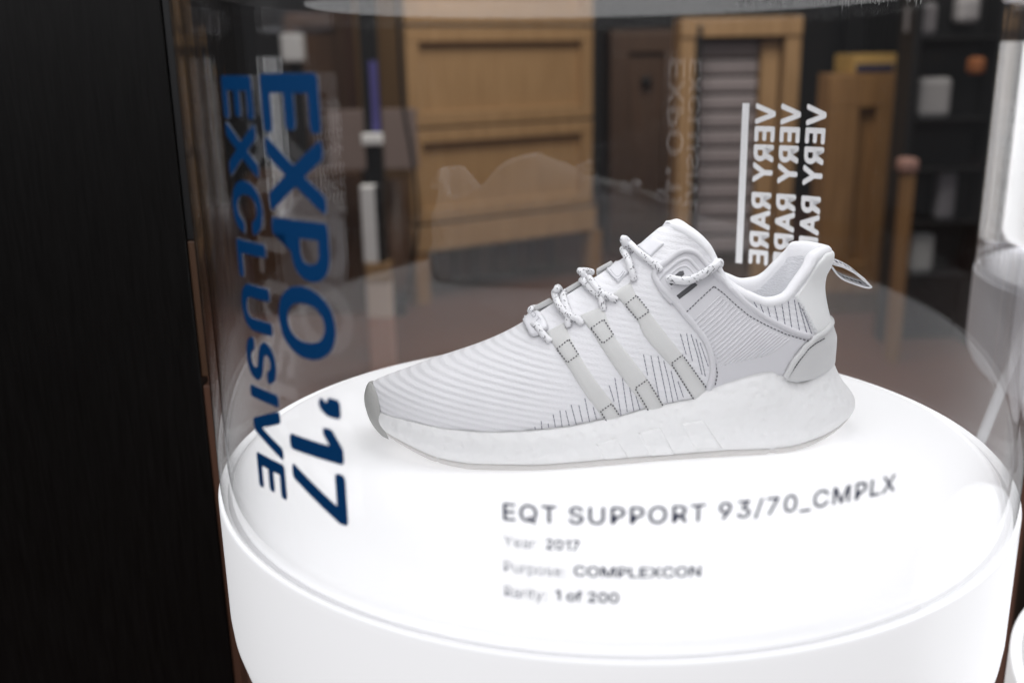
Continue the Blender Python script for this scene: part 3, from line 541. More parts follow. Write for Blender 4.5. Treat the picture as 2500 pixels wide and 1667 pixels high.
def hit(bv, x, y):
    d = lray(x, y); r = bv.ray_cast(Vector(CL), Vector(d))
    if r[0] is not None:
        n = np.array(r[1]);
        if n@d > 0: n = -n
        return np.array(r[0]), n
    best = None                                                # just off the outline: nearest spot of the surface
    q = bv.find_nearest(Vector(CL+d*600))
    for s in np.linspace(480, 760, 57):
        q = bv.find_nearest(Vector(CL+d*s))
        if best is None or q[3] < best[3]: best = q
    n = np.array(best[1])
    if n@d > 0: n = -n
    return np.array(best[0]), n

def fill2d(poly, step):
    P = np.array(poly, float); n = len(P); lo, hi = P.min(0), P.max(0)
    gx = np.arange(lo[0]+step*.5, hi[0], step); gy = np.arange(lo[1]+step*.5, hi[1], step); G = np.array([(x, y) for x in gx for y in gy]).reshape(-1, 2)
    ins = np.zeros(len(G), bool); near = np.full(len(G), 1e9)
    for k in range(n):
        a, b_ = P[k], P[(k+1) % n]
        c_ = (a[1] > G[:, 1]) != (b_[1] > G[:, 1])
        ins ^= c_ & (G[:, 0] < (b_[0]-a[0])*(G[:, 1]-a[1])/(b_[1]-a[1]+1e-12)+a[0])
        d = b_-a; s_ = np.clip(((G-a)@d)/(d@d+1e-12), 0, 1); near = np.minimum(near, np.linalg.norm(G-a-s_[:, None]*d, axis=1))
    G = G[ins & (near > step*.45)]
    r = delaunay_2d_cdt([Vector(p) for p in np.vstack([P, G])], [], [list(range(n))], 1, 1e-4)
    V = np.array([v[:] for v in r[0]]); Fc = [list(q) for q in r[2]]; cnt = {}
    for q in Fc:
        for a, b_ in zip(q, q[1:]+q[:1]): cnt[(min(a, b_), max(a, b_))] = cnt.get((min(a, b_), max(a, b_)), 0)+1
    return V, Fc, [e for e, k in cnt.items() if k == 1]
def densify(poly, step, smooth=0):
    out = []
    for i in range(len(poly)):
        a, b_ = np.array(poly[i], float), np.array(poly[(i+1) % len(poly)], float); n = max(1, int(np.linalg.norm(b_-a)/step))
        out += [tuple(a+(b_-a)*k/n) for k in range(n)]
    return out
def solid(name, P, Nn, Fc, Bd, th, mat, parent=None, edge_k=.55, lift=0, sink=.8):
    bset = {i for e in Bd for i in e}; n = len(P)
    k = np.array([edge_k if i in bset else 1. for i in range(n)])[:, None]
    T = P+Nn*(lift+th*k); V = T.tolist(); Fc = [list(q) for q in Fc]; idx = {}
    for i in bset: idx[i] = len(V); V.append((P[i]+Nn[i]*(lift-sink)).tolist())
    for a, b_ in Bd: Fc.append([a, b_, idx[b_], idx[a]])
    bm = bmesh.new(); vs = [bm.verts.new(np.array(p)/1000) for p in V]
    for q in Fc:
        try: bm.faces.new([vs[i] for i in q])
        except ValueError: pass
    return bm_obj(name, bm, parent or sneaker, mat, True)
def drape(name, poly, th, mat, step=7, bv=None, lift=0, parent=None, edge_k=.55):
    bv = bv or BV_UP
    V, Fc, Bd = fill2d(densify(poly, step), step)
    H = [hit(bv, x, y) for x, y in V]
    return solid(name, np.array([h[0] for h in H]), np.array([h[1] for h in H]), Fc, Bd, th, mat, parent, edge_k, lift)
def ribbon(name, left, right, th, mat, n=40, prof=(.35, .9, 1, 1, .9, .35), bv=None, lift=0, parent=None):
    bv = bv or BV_UP; L, Rr = spline(left, n), spline(right, n); m = len(prof); V, Fc = [], []
    cols = [0, .12]+[.12+.76*(j+1)/(m-3) for j in range(m-4)]+[.88, 1] if m > 4 else np.linspace(0, 1, m)
    for i in range(n):
        for j in range(m):
            p = L[i]+(Rr[i]-L[i])*cols[j]; q, nn = hit(bv, *p); end = .4 if i in (0, n-1) else 1
            V.append(q+nn*(lift+th*prof[j]*end))
    o = len(V)
    for i in range(n):
        for j in (0, m-1):
            p = L[i] if j == 0 else Rr[i]; q, nn = hit(bv, *p); V.append(q+nn*(lift-.6))
    for i in range(n-1):
        for j in range(m-1): Fc.append((i*m+j, (i+1)*m+j, (i+1)*m+j+1, i*m+j+1))
        Fc.append((i*m, o+2*i, o+2*i+2, (i+1)*m)); Fc.append((i*m+m-1, (i+1)*m+m-1, o+2*i+3, o+2*i+1))
    for i in (0, n-1):
        Fc.append([i*m+j for j in range(m)]+[o+2*i+1, o+2*i])
    bm = bmesh.new(); vs = [bm.verts.new(np.array(p)/1000) for p in V]
    for q in Fc:
        try: bm.faces.new([vs[i] for i in q])
        except ValueError: pass
    return bm_obj(name, bm, parent or sneaker, mat, True)
def cord(name, path, width, th, mat, n=50, bv=None, lift=0, parent=None):
    c = spline(path, n); t = np.gradient(c, axis=0); t /= np.linalg.norm(t, axis=1)[:, None]; s = np.stack([-t[:, 1], t[:, 0]], 1)*width/2
    return ribbon(name, c+s, c-s, th, mat, n, (0, .75, 1, .75, 0), bv, lift, parent)
def stitches(name, paths, dash, gap, width, lift, parent, bv=None, mat=None, th=.35):
    bv = bv or BV_UP; V, Fc = [], []
    for path in paths:
        d = np.sum(np.linalg.norm(np.diff(np.array(path, float), axis=0), axis=1)); n = max(2, int(d/1.0)); pp = np.array(path, float); ll = np.r_[0, np.cumsum(np.linalg.norm(np.diff(pp, axis=0), axis=1))]; uu = np.linspace(0, ll[-1], n); c = np.stack([np.interp(uu, ll, pp[:, 0]), np.interp(uu, ll, pp[:, 1])], 1)
        L = np.r_[0, np.cumsum(np.linalg.norm(np.diff(c, axis=0), axis=1))]
        s = rng.uniform(0, gap*.6)
        while s+dash*.5 < L[-1]:
            q0 = [np.interp(s, L, c[:, k]) for k in (0, 1)]; e = min(s+dash, L[-1]); q1 = [np.interp(e, L, c[:, k]) for k in (0, 1)]
            a, na = hit(bv, *q0); b_, nb = hit(bv, *q1); t = b_-a; ln = np.linalg.norm(t)
            if .1 < ln < 8:
                t /= ln; sd = np.cross(na, t); sd *= width/2/(np.linalg.norm(sd)+1e-9); i = len(V)
                for p, nn in ((a, na), (b_, nb)):
                    V += [p+sd+nn*(lift-.2), p-sd+nn*(lift-.2), p-sd*.6+nn*(lift+th), p+sd*.6+nn*(lift+th)]
                Fc += [(i, i+3, i+7, i+4), (i+3, i+2, i+6, i+7), (i+2, i+1, i+5, i+6), (i, i+1, i+2, i+3), (i+4, i+7, i+6, i+5)]
            s += dash+gap
    o = smesh(name, V, Fc, mat or M_thread, False, parent); o['kind'] = 'stuff'; return o

# outsole: thin rubber with two notches in its edge
V, Fc = [], []
ox = np.r_[cosgrid(6, 307.5, 200)]
def gap_at(x): return 1.6 if (abs(x-44.5) < 1.6 or abs(x-246) < 2.2) else 0
for side in (-1, 1):
    for x in ox:
        w = float((wl if side < 0 else wm)(x)); zb = float(zbot(x)); y0 = float(yc(x))
        wi = max(0, w-2.6-gap_at(x)); h1 = 4.2-.9*abs(math.sin(x/23.))
        zz = ((wi-1.2, zb), (wi, zb+1.0), (wi+.1, zb+h1), (max(0, wi-6), zb+h1))
        for yy, z in zz:
            V.append((x+(float(em(z))-311)*float(sst((x-232)/79))+float(ft(z))*(1-float(sst(x/45))), y0+side*max(0, yy), z))
no_ = len(ox)
for s in range(2):
    for i in range(no_-1):
        for j in range(3):
            a = (s*no_+i)*4+j; q = (a, a+4, a+5, a+1); Fc.append(q if s == 0 else q[::-1])
for i in range(no_-1):
    Fc.append((i*4, no_*4+i*4, no_*4+i*4+4, i*4+4))
smesh('outsole', V, Fc, M_out)

# collar: padded roll and mesh lining, swept round the ankle opening and over the tongue's back
xs = np.r_[cosgrid(185, 294, 90)]
ringP = np.vstack([Sup(-1, xs, np.ones_like(xs)), Sup(1, xs[::-1], np.ones_like(xs))[1:-1]])
dT = np.roll(ringP, -1, 0)-np.roll(ringP, 1, 0); dT[:, 2] = 0; dT /= np.linalg.norm(dT, axis=1)[:, None]+1e-9
nin = np.stack([-dT[:, 1], dT[:, 0], 0*dT[:, 0]], 1)
if (nin*(np.array([245, 0, 0])-ringP))[:, :2].sum() < 0: nin = -nin
for _ in range(6): nin = (np.roll(nin, 1, 0)+nin*2+np.roll(nin, -1, 0))/4
nin /= np.linalg.norm(nin, axis=1)[:, None]
roll = [(-.3, -3.5), (-1.0, -1.6), (-.4, .5), (1.2, 2.0), (3.3, 2.7), (5.4, 2.0), (7.0, .2), (7.8, -2.5), (8.2, -6), (8.2, -14), (7.4, -26), (6.4, -40), (6, -60)]
V, Fc = [], []
for p, nn in zip(ringP, nin):
    for d, z in roll:
        V.append((p[0]+nn[0]*d, p[1]+nn[1]*d, max(44+.05*abs(z), p[2]+z)))
m_ = len(roll); nr = len(ringP)
RJ = 8
roll_f = [(i*m_+j, ((i+1) % nr)*m_+j, ((i+1) % nr)*m_+j+1, i*m_+j+1) for i in range(nr) for j in range(RJ)]
lin_f = [(i*m_+j, ((i+1) % nr)*m_+j, ((i+1) % nr)*m_+j+1, i*m_+j+1) for i in range(nr) for j in range(RJ, m_-1)]
lin_f.append([i*m_+m_-1 for i in range(nr)][::-1])
def sub(name, V, Fc, mat):
    used = sorted({i for q in Fc for i in q}); mp = {i: k for k, i in enumerate(used)}
    bm = bmesh.new(); vs = [bm.verts.new(np.array(V[i])/1000) for i in used]
    for q in Fc: bm.faces.new([vs[mp[i]] for i in q])
    return bm_obj(name, bm, sneaker, mat, True)
sub('collar_roll', V, roll_f, M_rollk); sub('collar_lining', V, lin_f, M_lining)

# patches that run round the toe or the heel, laid in the surface's own coordinates
def patch(name, S, poly, th, mat, step=1.6, tscale=90, lift=0, sides=(-1, 1), edge_k=.5):
    V, Fc, Bd = fill2d(densify(poly, step), step); P, Nn, F2, B2 = [], [], [], []
    for s in sides:
        o = len(P); X0, t = V[:, 0], V[:, 1]/tscale
        P += S(s, X0, t).tolist(); Nn += normals(S, s, np.clip(X0, S.lo+.5, S.hi-.5), t).tolist()
        F2 += [[o+i for i in q] for q in Fc]; B2 += [(o+a, o+b_) for a, b_ in Bd if not (S.end(V[a, 0]) and S.end(V[b_, 0]))]
    return solid(name, np.array(P), np.array(Nn), F2, B2, th, mat, None, edge_k, lift)
Sup.lo, Sup.hi = 2, 294; Sup.end = lambda x: x > 293.9 or x < 2.1
Smid.lo, Smid.hi = 0, 311; Smid.end = lambda x: x > 310.9 or x < .1
T9 = 90
xm = pchip([(6, 16), (9, 12.5), (12, 11), (20, 10.5), (28, 10), (34, 9), (37, 7), (39, 4.5), (40, 3.5)])
TD = np.linspace(0, 1, 400)
def hull(side, X0, z):
    P = Smid(side, np.full(400, max(X0, 0)), TD)
    if z <= P[-1, 2]: k = np.searchsorted(P[:, 2], z)
    else:
        P = Sup(side, np.full(400, max(X0, 2.02)), TD); k = np.argmin(abs(P[:, 2]-z))
    return P[min(k, 399)]
V, Fc = [], []; zs = [9.5, 11, 13, 15, 17.5, 20, 23, 26, 29, 31, 33, 35, 36.5, 38, 39.0]; na = 49
et = pchip([(7, 9.5), (8, 8.3), (12, 4.4), (18, 1.3), (22, .1), (28, -1.1), (31, -1.0), (35, 0), (38, 1.7), (39.5, 3.2)])
xm = pchip([(7, 14), (9, 12.5), (12, 11.5), (17, 10.5), (28, 10), (33, 9.5), (36, 8), (38, 6), (39.3, 4.5)])
ends = []
for z in zs: ends.append([hull(-1, float(xm(z)), z), hull(1, float(xm(z)), z)])
ends = np.array(ends)
for _ in range(4): ends[1:-1] = (ends[:-2]+2*ends[1:-1]+ends[2:])/4
rows = []
for z, (el, er) in zip(zs, ends):
    row = []; y0 = 5.5
    for k in range(na):
        u = -1+2*k/(na-1); q = el if u < 0 else er; g = (.9*min(1, (1-abs(u))*9)+.1)*min(1, max(.15, (z-8)/9)); v = abs(u)
        row.append((float(et(z))+(q[0]-float(et(z)))*v**3, y0+(q[1]+math.copysign(g, u)-y0)*v, z))
    rows.append(np.array(row))
for r_ in rows: V += r_.tolist()
n0 = len(V)
for k in range(na): V.append((V[n0-na+k][0]+4, V[n0-na+k][1]*.7+1.2, 38.4))
for i in range(len(zs)):
    for k in range(na-1): Fc.append((i*na+k, i*na+k+1, (i+1)*na+k+1, (i+1)*na+k))
smesh('toe_bumper', V, Fc, M_rubber)
def uvpoly(px): return [(a, b_*T9) for a, b_ in (inv_up(hit(BV_UP, x, y)[0]) for x, y in px)]
hp = uvpoly([(2013, 622), (1999, 640), (1984, 661), (1966, 693), (1940, 723), (1958, 753), (1976, 786), (1991, 817)])
patch('heel_panel', Sup, [(294, .985*T9)]+hp+[(294, hp[-1][1])], 1.0, M_smooth)
hc = uvpoly([(2000, 819), (1982, 832), (1961, 850), (1940, 877), (1925, 901), (1914, 920)])
patch('heel_counter', Sup, [(294, hc[0][1]+1)]+hc+[(hc[-1][0]+1, 1), (294, 1)], 1.6, M_suede2)
# its piping, carried round the heel
def uvcord(name, uvp, r, mat, lift):
    c = spline(uvp, 60); pts = Sup(-1, c[:, 0], c[:, 1]/T9)+normals(Sup, -1, np.clip(c[:, 0], 3, 293), c[:, 1]/T9)*lift
    pm = Sup(1, c[::-1, 0], c[::-1, 1]/T9)+normals(Sup, 1, np.clip(c[::-1, 0], 3, 293), c[::-1, 1]/T9)*lift
    v, f, _ = tube_data(np.vstack([pts, pm[1:]]), r, 8); return smesh(name, v, f, mat)
uvcord('heel_piping', hc[::-1]+[(290, hc[0][1]+.8), (294, hc[0][1]+1)], 1.9, M_suede2, 1.0)

# lateral overlays
cage_out = [(1592, 667), (1612, 648), (1630, 633), (1649, 619), (1663, 611.5), (1678.5, 610), (1702, 616), (1726, 643), (1747, 667), (1768, 685), (1798, 714), (1827, 741), (1857, 765), (1887, 783), (1917, 797.6), (1946, 809.5), (1975, 818), (1990, 822), (1973, 831), (1956, 846), (1940, 865), (1924, 893), (1912, 915), (1890, 915), (1857, 921), (1798, 938), (1738, 958), (1726, 955), (1735, 922.6), (1736.6, 896), (1732, 866), (1717, 830), (1690, 794.6), (1667, 768), (1643, 738), (1619, 714), (1601, 690)]
cage = drape('side_cage', cage_out, 1.3, M_lilac, 7)
cord('cage_rim', [(1728, 952), (1738, 922), (1740, 895), (1735, 865), (1720, 828), (1693, 792.5), (1670, 766), (1646, 736), (1622, 712), (1605, 690), (1598, 670), (1614, 652), (1632, 637), (1651, 623), (1665, 615.5), (1680, 614), (1701, 619), (1723, 644), (1745, 669), (1766, 688), (1796, 717), (1825, 744), (1855, 768), (1886, 786), (1916, 801), (1945, 813), (1978, 822)], 15, 1.7, M_lilac, 130, lift=.9, parent=cage)
stitches('stitching', [[(1741, 700), (1668, 769)], [(1668, 769), (1690, 797.6), (1714, 824), (1732, 854), (1745.5, 887), (1750, 911), (1743, 944)], [(1741, 700), (1768, 720), (1798, 747), (1827, 771), (1857, 789), (1887, 803.5), (1917, 817), (1970, 832)]], 5.0, 4.4, .62, 1.4, cage)
# pleats pressed into the cage
for k in range(23):
    u = k/22
    a = np.array([1694+u*150, 782+u*112]) if u < .55 else np.array([1776.5+(u-.55)*260, 843.6+(u-.55)*95])
    a = np.array([np.interp(u, [0, .3, .6, 1], [1690, 1727, 1757, 1868]), np.interp(u, [0, .3, .6, 1], [786, 840, 893, 868])])
    b_ = np.array([np.interp(u, [0, .3, .6, 1], [1757, 1812, 1862, 1925]), np.interp(u, [0, .3, .6, 1], [722, 764, 802, 828])])
    cord('pleat', [a, a*.5+b_*.5+np.array([0, 1.5]), b_], 4.6, .65, M_lilac, 24, lift=1.05, parent=cage)
# lace plate on the cage: stepped border and two slots
plate = cord('plate_border', [(1640, 742), (1618, 716), (1607, 694), (1618, 672), (1640, 652), (1662, 637), (1680, 634), (1697, 650), (1722, 678)], 9, .8, M_lilac, 60, lift=1.2, parent=cage)
cord('plate_border', [(1640, 706), (1628, 690), (1632, 676), (1650, 660), (1668, 651), (1681, 655), (1699, 676)], 6, .5, M_lilac, 50, lift=1.2, parent=cage)
drape('lace_slot', [(1650, 723), (1658, 731.5), (1703, 697), (1694, 689)], .35, M_dark, 5, lift=1.15, parent=cage)
drape('lace_slot', [(1627, 690), (1637, 699), (1650, 690), (1670, 671), (1668, 662), (1658, 664)], .35, M_dark, 5, lift=1.15, parent=cage)

stripes = [
 ([(1336, 811), (1345, 832), (1366, 865), (1384, 892), (1425, 957), (1464, 1010), (1478, 1035)], [(1378, 788), (1393, 823), (1413.5, 866), (1455, 930.5), (1491, 978), (1508, 1004), (1517, 1022)]),
 ([(1416.5, 770), (1425.5, 786), (1446, 812.5), (1470, 851), (1500, 896), (1530, 937), (1558, 974), (1582, 1008)], [(1472, 750), (1497, 816), (1514, 840), (1539, 872), (1560, 899), (1580, 926), (1600, 955), (1626, 998)]),
 ([(1497, 717), (1527, 748), (1556.5, 784), (1571.5, 818), (1604, 858), (1637, 893), (1661, 927), (1694, 982)], [(1540, 690), (1553.6, 720), (1583, 759), (1619, 806.5), (1664, 864.5), (1696, 908), (1712, 931), (1727, 955)])]
boxes = [
 ([(1360, 854.6), (1390, 831), (1413, 867), (1385, 887)], [(1464, 1003), (1492, 984), (1512, 1014), (1479, 1025)]),
 ([(1443, 804), (1474.6, 782), (1498, 819), (1471.6, 840)], [(1549, 947), (1579, 926), (1619, 992), (1581, 1000)]),
 ([(1527, 747), (1555, 723), (1585, 761), (1556.5, 782)], [(1637, 887), (1665, 866), (1724, 946), (1692, 973)])]
for (L, Rr), (b1, b2) in zip(stripes, boxes):
    st = ribbon('stripe', L, Rr, 1.7, M_suede, 44)
    stitches('stitching', [b1+[b1[0]], ], 3.4, 4.4, .75, 1.8, st)
    stitches('stitching', [[b2[3], b2[0], b2[1], b2[2]]], 3.4, 4.4, .75, 1.8, st)
stitches('counter_stitching', [[(2008, 826), (1988, 837), (1968, 853), (1948, 879), (1932, 902), (1921, 918)]], 5, 2.4, .5, 1.75, sneaker)

# pinstripe threads of the knit below the straps and under the collar
ls = [[(1305.5, 1041), (1307, 1048)], [(1321, 1027), (1323, 1047)], [(1338, 1033), (1340, 1045)], [(1350.5, 1011), (1356, 1043)], [(1367, 1002), (1372.5, 1043)], [(1381, 1002), (1390, 1040)], [(1394, 987), (1407.6, 1038)], [(1413, 988.5), (1423, 1034)], [(1428, 972), (1440, 1033)], [(1448, 993), (1457, 1027)],
 [(1487, 940), (1500, 982)], [(1501, 922), (1516, 1012)], [(1519, 922), (1532, 1010)], [(1536, 940), (1548, 1006)], [(1552, 965), (1563, 1002)],
 [(1571, 865), (1576, 890), (1582, 921)], [(1589, 868), (1604, 945), (1612, 985)], [(1606, 868), (1618, 925), (1630, 985)], [(1620, 880), (1633, 930), (1643, 982)], [(1638, 905), (1655, 976)], [(1655, 930), (1670, 974)],
 [(1661, 815), (1668, 840), (1675.6, 866)], [(1676, 813), (1682, 846), (1690.5, 881)], [(1687, 816), (1702, 864), (1714, 914)], [(1699, 827), (1712, 873), (1722, 918)], [(1709, 836), (1729, 894)]]
stitches('pinstripe_thread', ls, 9, 1.6, .42, .15, upper, mat=M_pin, th=.25)
cs = [[(1800, 712), (1806, 722)], [(1816, 722), (1826, 738)], [(1839, 735), (1848, 750)], [(1854, 738), (1866, 769)], [(1872, 741), (1881, 777)], [(1890, 741), (1900, 789)], [(1908, 738), (1917, 795)], [(1924, 735), (1933, 803)], [(1939, 732), (1952, 809)], [(1949, 738), (1970, 815)], [(1958, 753), (1982, 816)]]
stitches('pinstripe_thread', cs, 8, 1.6, .42, .15, upper, mat=M_pin, th=.25)
# zigzag seam beside the heel panel
zz = [(1945+i*2.25+(5 if i % 2 else -4), 728+i*4.1-(1.5 if i % 2 else 0)) for i in range(22)]
stitches('zigzag_seam', [[zz[i], zz[i+1]] for i in range(21)], 8, .5, .35, .7, upper, mat=M_lace)

# raised bars in the foam
for q in ([(1455, 1083), (1504, 1070), (1533, 1116), (1476, 1121)], [(1558, 1056.5), (1611.5, 1043), (1648, 1110), (1588.5, 1113)], [(1663, 1034), (1717, 1026), (1763, 1094), (1696, 1095)]):
    drape('raised_bar', q, .65, M_foam, 6, BV_MID, parent=midsole)

# laces
def lace_path(pts, n):
    P = []
    for q in pts:
        if len(q) == 4: P.append(on_Y(q[0], q[1], q[3]))
        else:
            h, nn = hit(BV_UP, q[0], q[1]); P.append(h+nn*q[2])
    return spline(P, n)
def lace(name, pts, r=2.12, n=None, parent=None):
    c = lace_path(pts, 60); L = np.sum(np.linalg.norm(np.diff(c, axis=0), axis=1)); n = max(12, int(L/.8)); c = lace_path(pts, n)
    bump = r*(1+.015*np.sin(np.linspace(0, L, n)*2.6))
    bump[0] *= .75; bump[-1] *= .75
    v, f, fr = tube_data(c, bump, 12); o = smesh(name, v, f, M_lace, True, parent)
    V, Fc = [], []
    for k in range(int(L*1.9)):                                   # charcoal flecks woven in
        i = rng.integers(1, n-2); a = rng.uniform(0, 2*math.pi); p, t, nn, b_ = fr[i]; d = math.cos(a)*nn+math.sin(a)*b_; s = np.cross(t, d)
        e = (t*.85+s*.5*rng.choice((-1, 1)))*(1 if rng.random() < .6 else -1) if rng.random() < .7 else s
        e /= np.linalg.norm(e); g = np.cross(d, e); ln, wd = rng.uniform(.42, .8), rng.uniform(.15, .22); c0 = p+d*(bump[i]+.06); j = len(V)
        c1, c2 = c0-e*ln-d*.10, c0+e*ln-d*.10
        V += [c1+g*wd, c1-g*wd, c0-g*wd+d*.07, c0+g*wd+d*.07, c2-g*wd, c2+g*wd]
        Fc += [(j, j+1, j+2, j+3), (j+3, j+2, j+4, j+5)]
    fl_ = smesh('fleck', V, Fc, M_thread, False, o); fl_['kind'] = 'stuff'
    return o
lace('lace', [(1345, 836, .5), (1330, 823, 2.2), (1318, 808, 3.2), (1308, 799, 2.4), (1300, 795, .2)])
lace('lace', [(1293, 762, 0, 6), (1297, 755, 0, 8), (1305, 752, 0, 12), (1312, 752, 0, 18)])
lace('lace', [(1425, 792, .8), (1408, 783, 2.6), (1393, 778, 3.4), (1378, 766, 4.2), (1368, 749, 4.5), (1361, 728, 4.8), (1358.5, 709, 0, 0), (1361, 702, 0, 8), (1366, 706, 0, 16), (1370, 722, 0, 22)])
lace('lace', [(1390, 800, .4), (1388, 790, 2.0), (1392, 776, 2.4), (1387, 757, 3.0), (1381, 735, 3.2), (1378, 717, 0, 6), (1383, 712, 0, 14), (1390, 716, 0, 22)])
lace('lace', [(1508, 734, .6), (1490, 730, 2.6), (1475, 725, 3.2), (1461, 713, 4), (1447, 693, 4.6), (1432, 676, 5), (1420, 665, 0, 0), (1417, 662, 0, 8), (1428, 661, 0, 16), (1447, 665, 0, 22)])
lace('lace', [(1474, 760, .3), (1471, 745, 1.8), (1469, 731, 2.2), (1456, 720, 2.6), (1440, 706, 3.0), (1428, 694, 3), (1421, 686, 0, 8), (1424, 681, 0, 18)])
lace('lace', [(1549, 688, .8), (1546, 668, 3.0), (1540, 645, 4), (1532, 622, 4.5), (1525, 602, 5), (1523, 590, 0, -4), (1528, 585, 0, -2), (1538, 595, 5.0), (1551, 610, 4.6), (1566, 624, 4), (1586, 639, 3.4), (1604, 653, 2.2), (1616, 662, .8)])
lace('lace', [(1630, 683, .2), (1637, 684, 2.6), (1650, 688.5, 4.2), (1672, 690, 5.0), (1696, 683, 5.4), (1718, 670, 5.4), (1737, 655, 5.2), (1750, 644, 0, -26), (1757, 641, 0, -22), (1756, 648, 0, -16)], 2.5)

# lace tag with its letters, tongue labels
tg = drape('lace_tag', [(1279, 781), (1293, 769), (1308, 763), (1322, 768), (1336, 790), (1340, 806), (1328, 811), (1315, 822), (1303, 824), (1296, 820), (1285, 800)], 1.6, M_tagp, 5, lift=1.8)
def draped_text(name, s, p0, p1, height, mat, lift, parent, weight=.02):
    me = glyph_mesh(s)
    xs_ = [v.co.x for v in me.vertices]; x0, x1 = min(xs_), max(xs_); p0, p1 = np.array(p0, float), np.array(p1, float); e = p1-p0; e /= np.linalg.norm(e); up_ = np.array([e[1], -e[0]])
    for v in me.vertices:
        q = p0+(p1-p0)*(v.co.x-x0)/(x1-x0)+up_*height*v.co.y; h, nn = hit(BV_UP, *q); v.co = Vector((h+nn*lift)/1000)
    return link(name, me, parent, mat)
draped_text('letters', "EQT", (1292, 767), (1319, 797), 11, M_grey_print, 3.55, tg)
lb = drape('tongue_label', [(1594, 580), (1621, 597), (1588, 628), (1557, 602)], .8, M_tagp, 5, lift=.6)
lb = drape('tongue_label', [(1478, 659), (1511, 634), (1536, 666), (1509, 692)], .8, M_tagp, 5, lift=.6)
cord('label_border', [(1485, 662), (1508, 685), (1529, 665)], 2.2, .3, M_grey_print, 24, lift=1.2, parent=lb)
cord('label_border', [(1491, 660), (1509, 678), (1524, 664)], 1.6, .3, M_grey_print, 24, lift=1.2, parent=lb)

# far ends of the straps, folded over the crest
for a, b_, c_, d_ in (((1303, 747), (1342, 726), (1354, 738), (1308, 757)), ((1379, 704), (1419, 681), (1423, 692), (1386, 715)), ((1455, 656), (1493, 635), (1497, 643), (1459, 665))):
    Pn = [on_Y(*q, Y) for Y in (3, 16) for q in (a, b_, c_, d_)]
    Pn = [p+np.array([0, 0, 0 if i < 4 else -3]) for i, p in enumerate(Pn)]
    bm = bmesh.new(); vs = [bm.verts.new(p/1000) for p in Pn]
    for q in ((0, 1, 2, 3), (4, 7, 6, 5), (0, 4, 5, 1), (1, 5, 6, 2), (2, 6, 7, 3), (3, 7, 4, 0)): bm.faces.new([vs[i] for i in q])
    bmesh.ops.bevel(bm, geom=bm.edges[:], offset=.0008, segments=2, affect='EDGES', profile=.5)
    bm_obj('strap_end', bm, sneaker, M_suede, True)

# heel pull tab: a woven ribbon loop with printed edges
ctl = [on_Y(x, y, -6) for x, y in ((2026, 643), (2037, 646), (2060, 653), (2087, 667), (2107, 683), (2124, 697), (2128, 702), (2114, 702), (2088, 694), (2062, 684), (2045, 671), (2034, 655), (2026, 648))]
c = spline(ctl, 70); t = np.gradient(c, axis=0); t /= np.linalg.norm(t, axis=1)[:, None]
n2 = np.stack([-t[:, 2], 0*t[:, 0], t[:, 0]], 1)
V, Fc = [], []
for i in range(70):
    for yo, th in ((0, .5), (11, .5), (11, -.5), (0, -.5)): V.append(c[i]+np.array([0, yo, yo*.2])+n2[i]*th)
for i in range(69):
    for k in range(4): Fc.append((i*4+k, i*4+(k+1) % 4, (i+1)*4+(k+1) % 4, (i+1)*4+k))
tab = smesh('pull_tab', V, Fc, M_lace, False)
V, Fc = [], []
def tabstrip(i0, i1, y0, y1, sg):
    j = len(V)
    for i in range(i0, i1+1):
        for yo in (y0, y1): V.append(c[i]+np.array([0, yo, yo*.2])+n2[i]*sg*.58)
    for k in range(i1-i0): Fc.append((j+2*k, j+2*k+1, j+2*k+3, j+2*k+2))
for sg in (1, -1):
    tabstrip(2, 66, .9, 1.5, sg); tabstrip(2, 66, 9.4, 10, sg)
    for i in list(range(6, 22, 3))+list(range(40, 64, 3)): tabstrip(i, i+2, 3.2+(i % 2)*.8, 7.4-(i % 3)*.9, sg)
smesh('printed_band', V, Fc, M_thread, False, tab)
#ENDSHOE
#BACKGROUND
# ------------------------------------------------------------------ the shop behind the case
M_oak = wood('light_oak', (.29, .170, .075), (.40, .25, .122), .5, 5)
M_oakd = wood('mid_oak', (.19, .095, .032), (.30, .165, .065), .5, 5)
M_brown = wood('dark_brown_wood', (.050, .023, .010), (.090, .042, .019), .55, 5)
M_red = wood('red_brown_wood', (.085, .036, .020), (.13, .060, .036), .55, 5)
M_black = plain('black_paint', (.005, .005, .0055), .5, .2, 8)
M_panelb = wood('black_stained_wood', (.0030, .0026, .0023), (.0068, .0063, .0060), .42, 26, coat=0, spec=.22)
M_pale = plain('pale_grey_card', (.50, .50, .51), .7, .05, 8)
M_slat = plain('grey_slat', (.27, .235, .24), .6, .08, 20)
M_line = plain('seam_shadow_gap', (.02, .012, .006), .9, .1, 8)
def span(x0, x1, y0, y1, Y):
    """box limits on the vertical plane at depth Y for a rectangle of the picture"""
    a = at_y(x0, (y0+y1)/2, Y); b = at_y(x1, (y0+y1)/2, Y); t = at_y((x0+x1)/2, y0, Y); u = at_y((x0+x1)/2, y1, Y)
    return a[0], b[0], u[2], t[2]
def slab(name, x0, x1, z0, z1, Y, depth, parent, mat, bev=.004):
    return box(name, ((x0+x1)/2, Y+depth/2, (z0+z1)/2), (abs(x1-x0), depth, abs(z1-z0)), parent, mat, bev)
def local_slab(name, parent, x0, x1, y0, y1, z0, z1, mat, bev=.004):
    return box(name, ((x0+x1)/2, (y0+y1)/2, (z0+z1)/2), (x1-x0, y1-y0, z1-z0), parent, mat, bev)
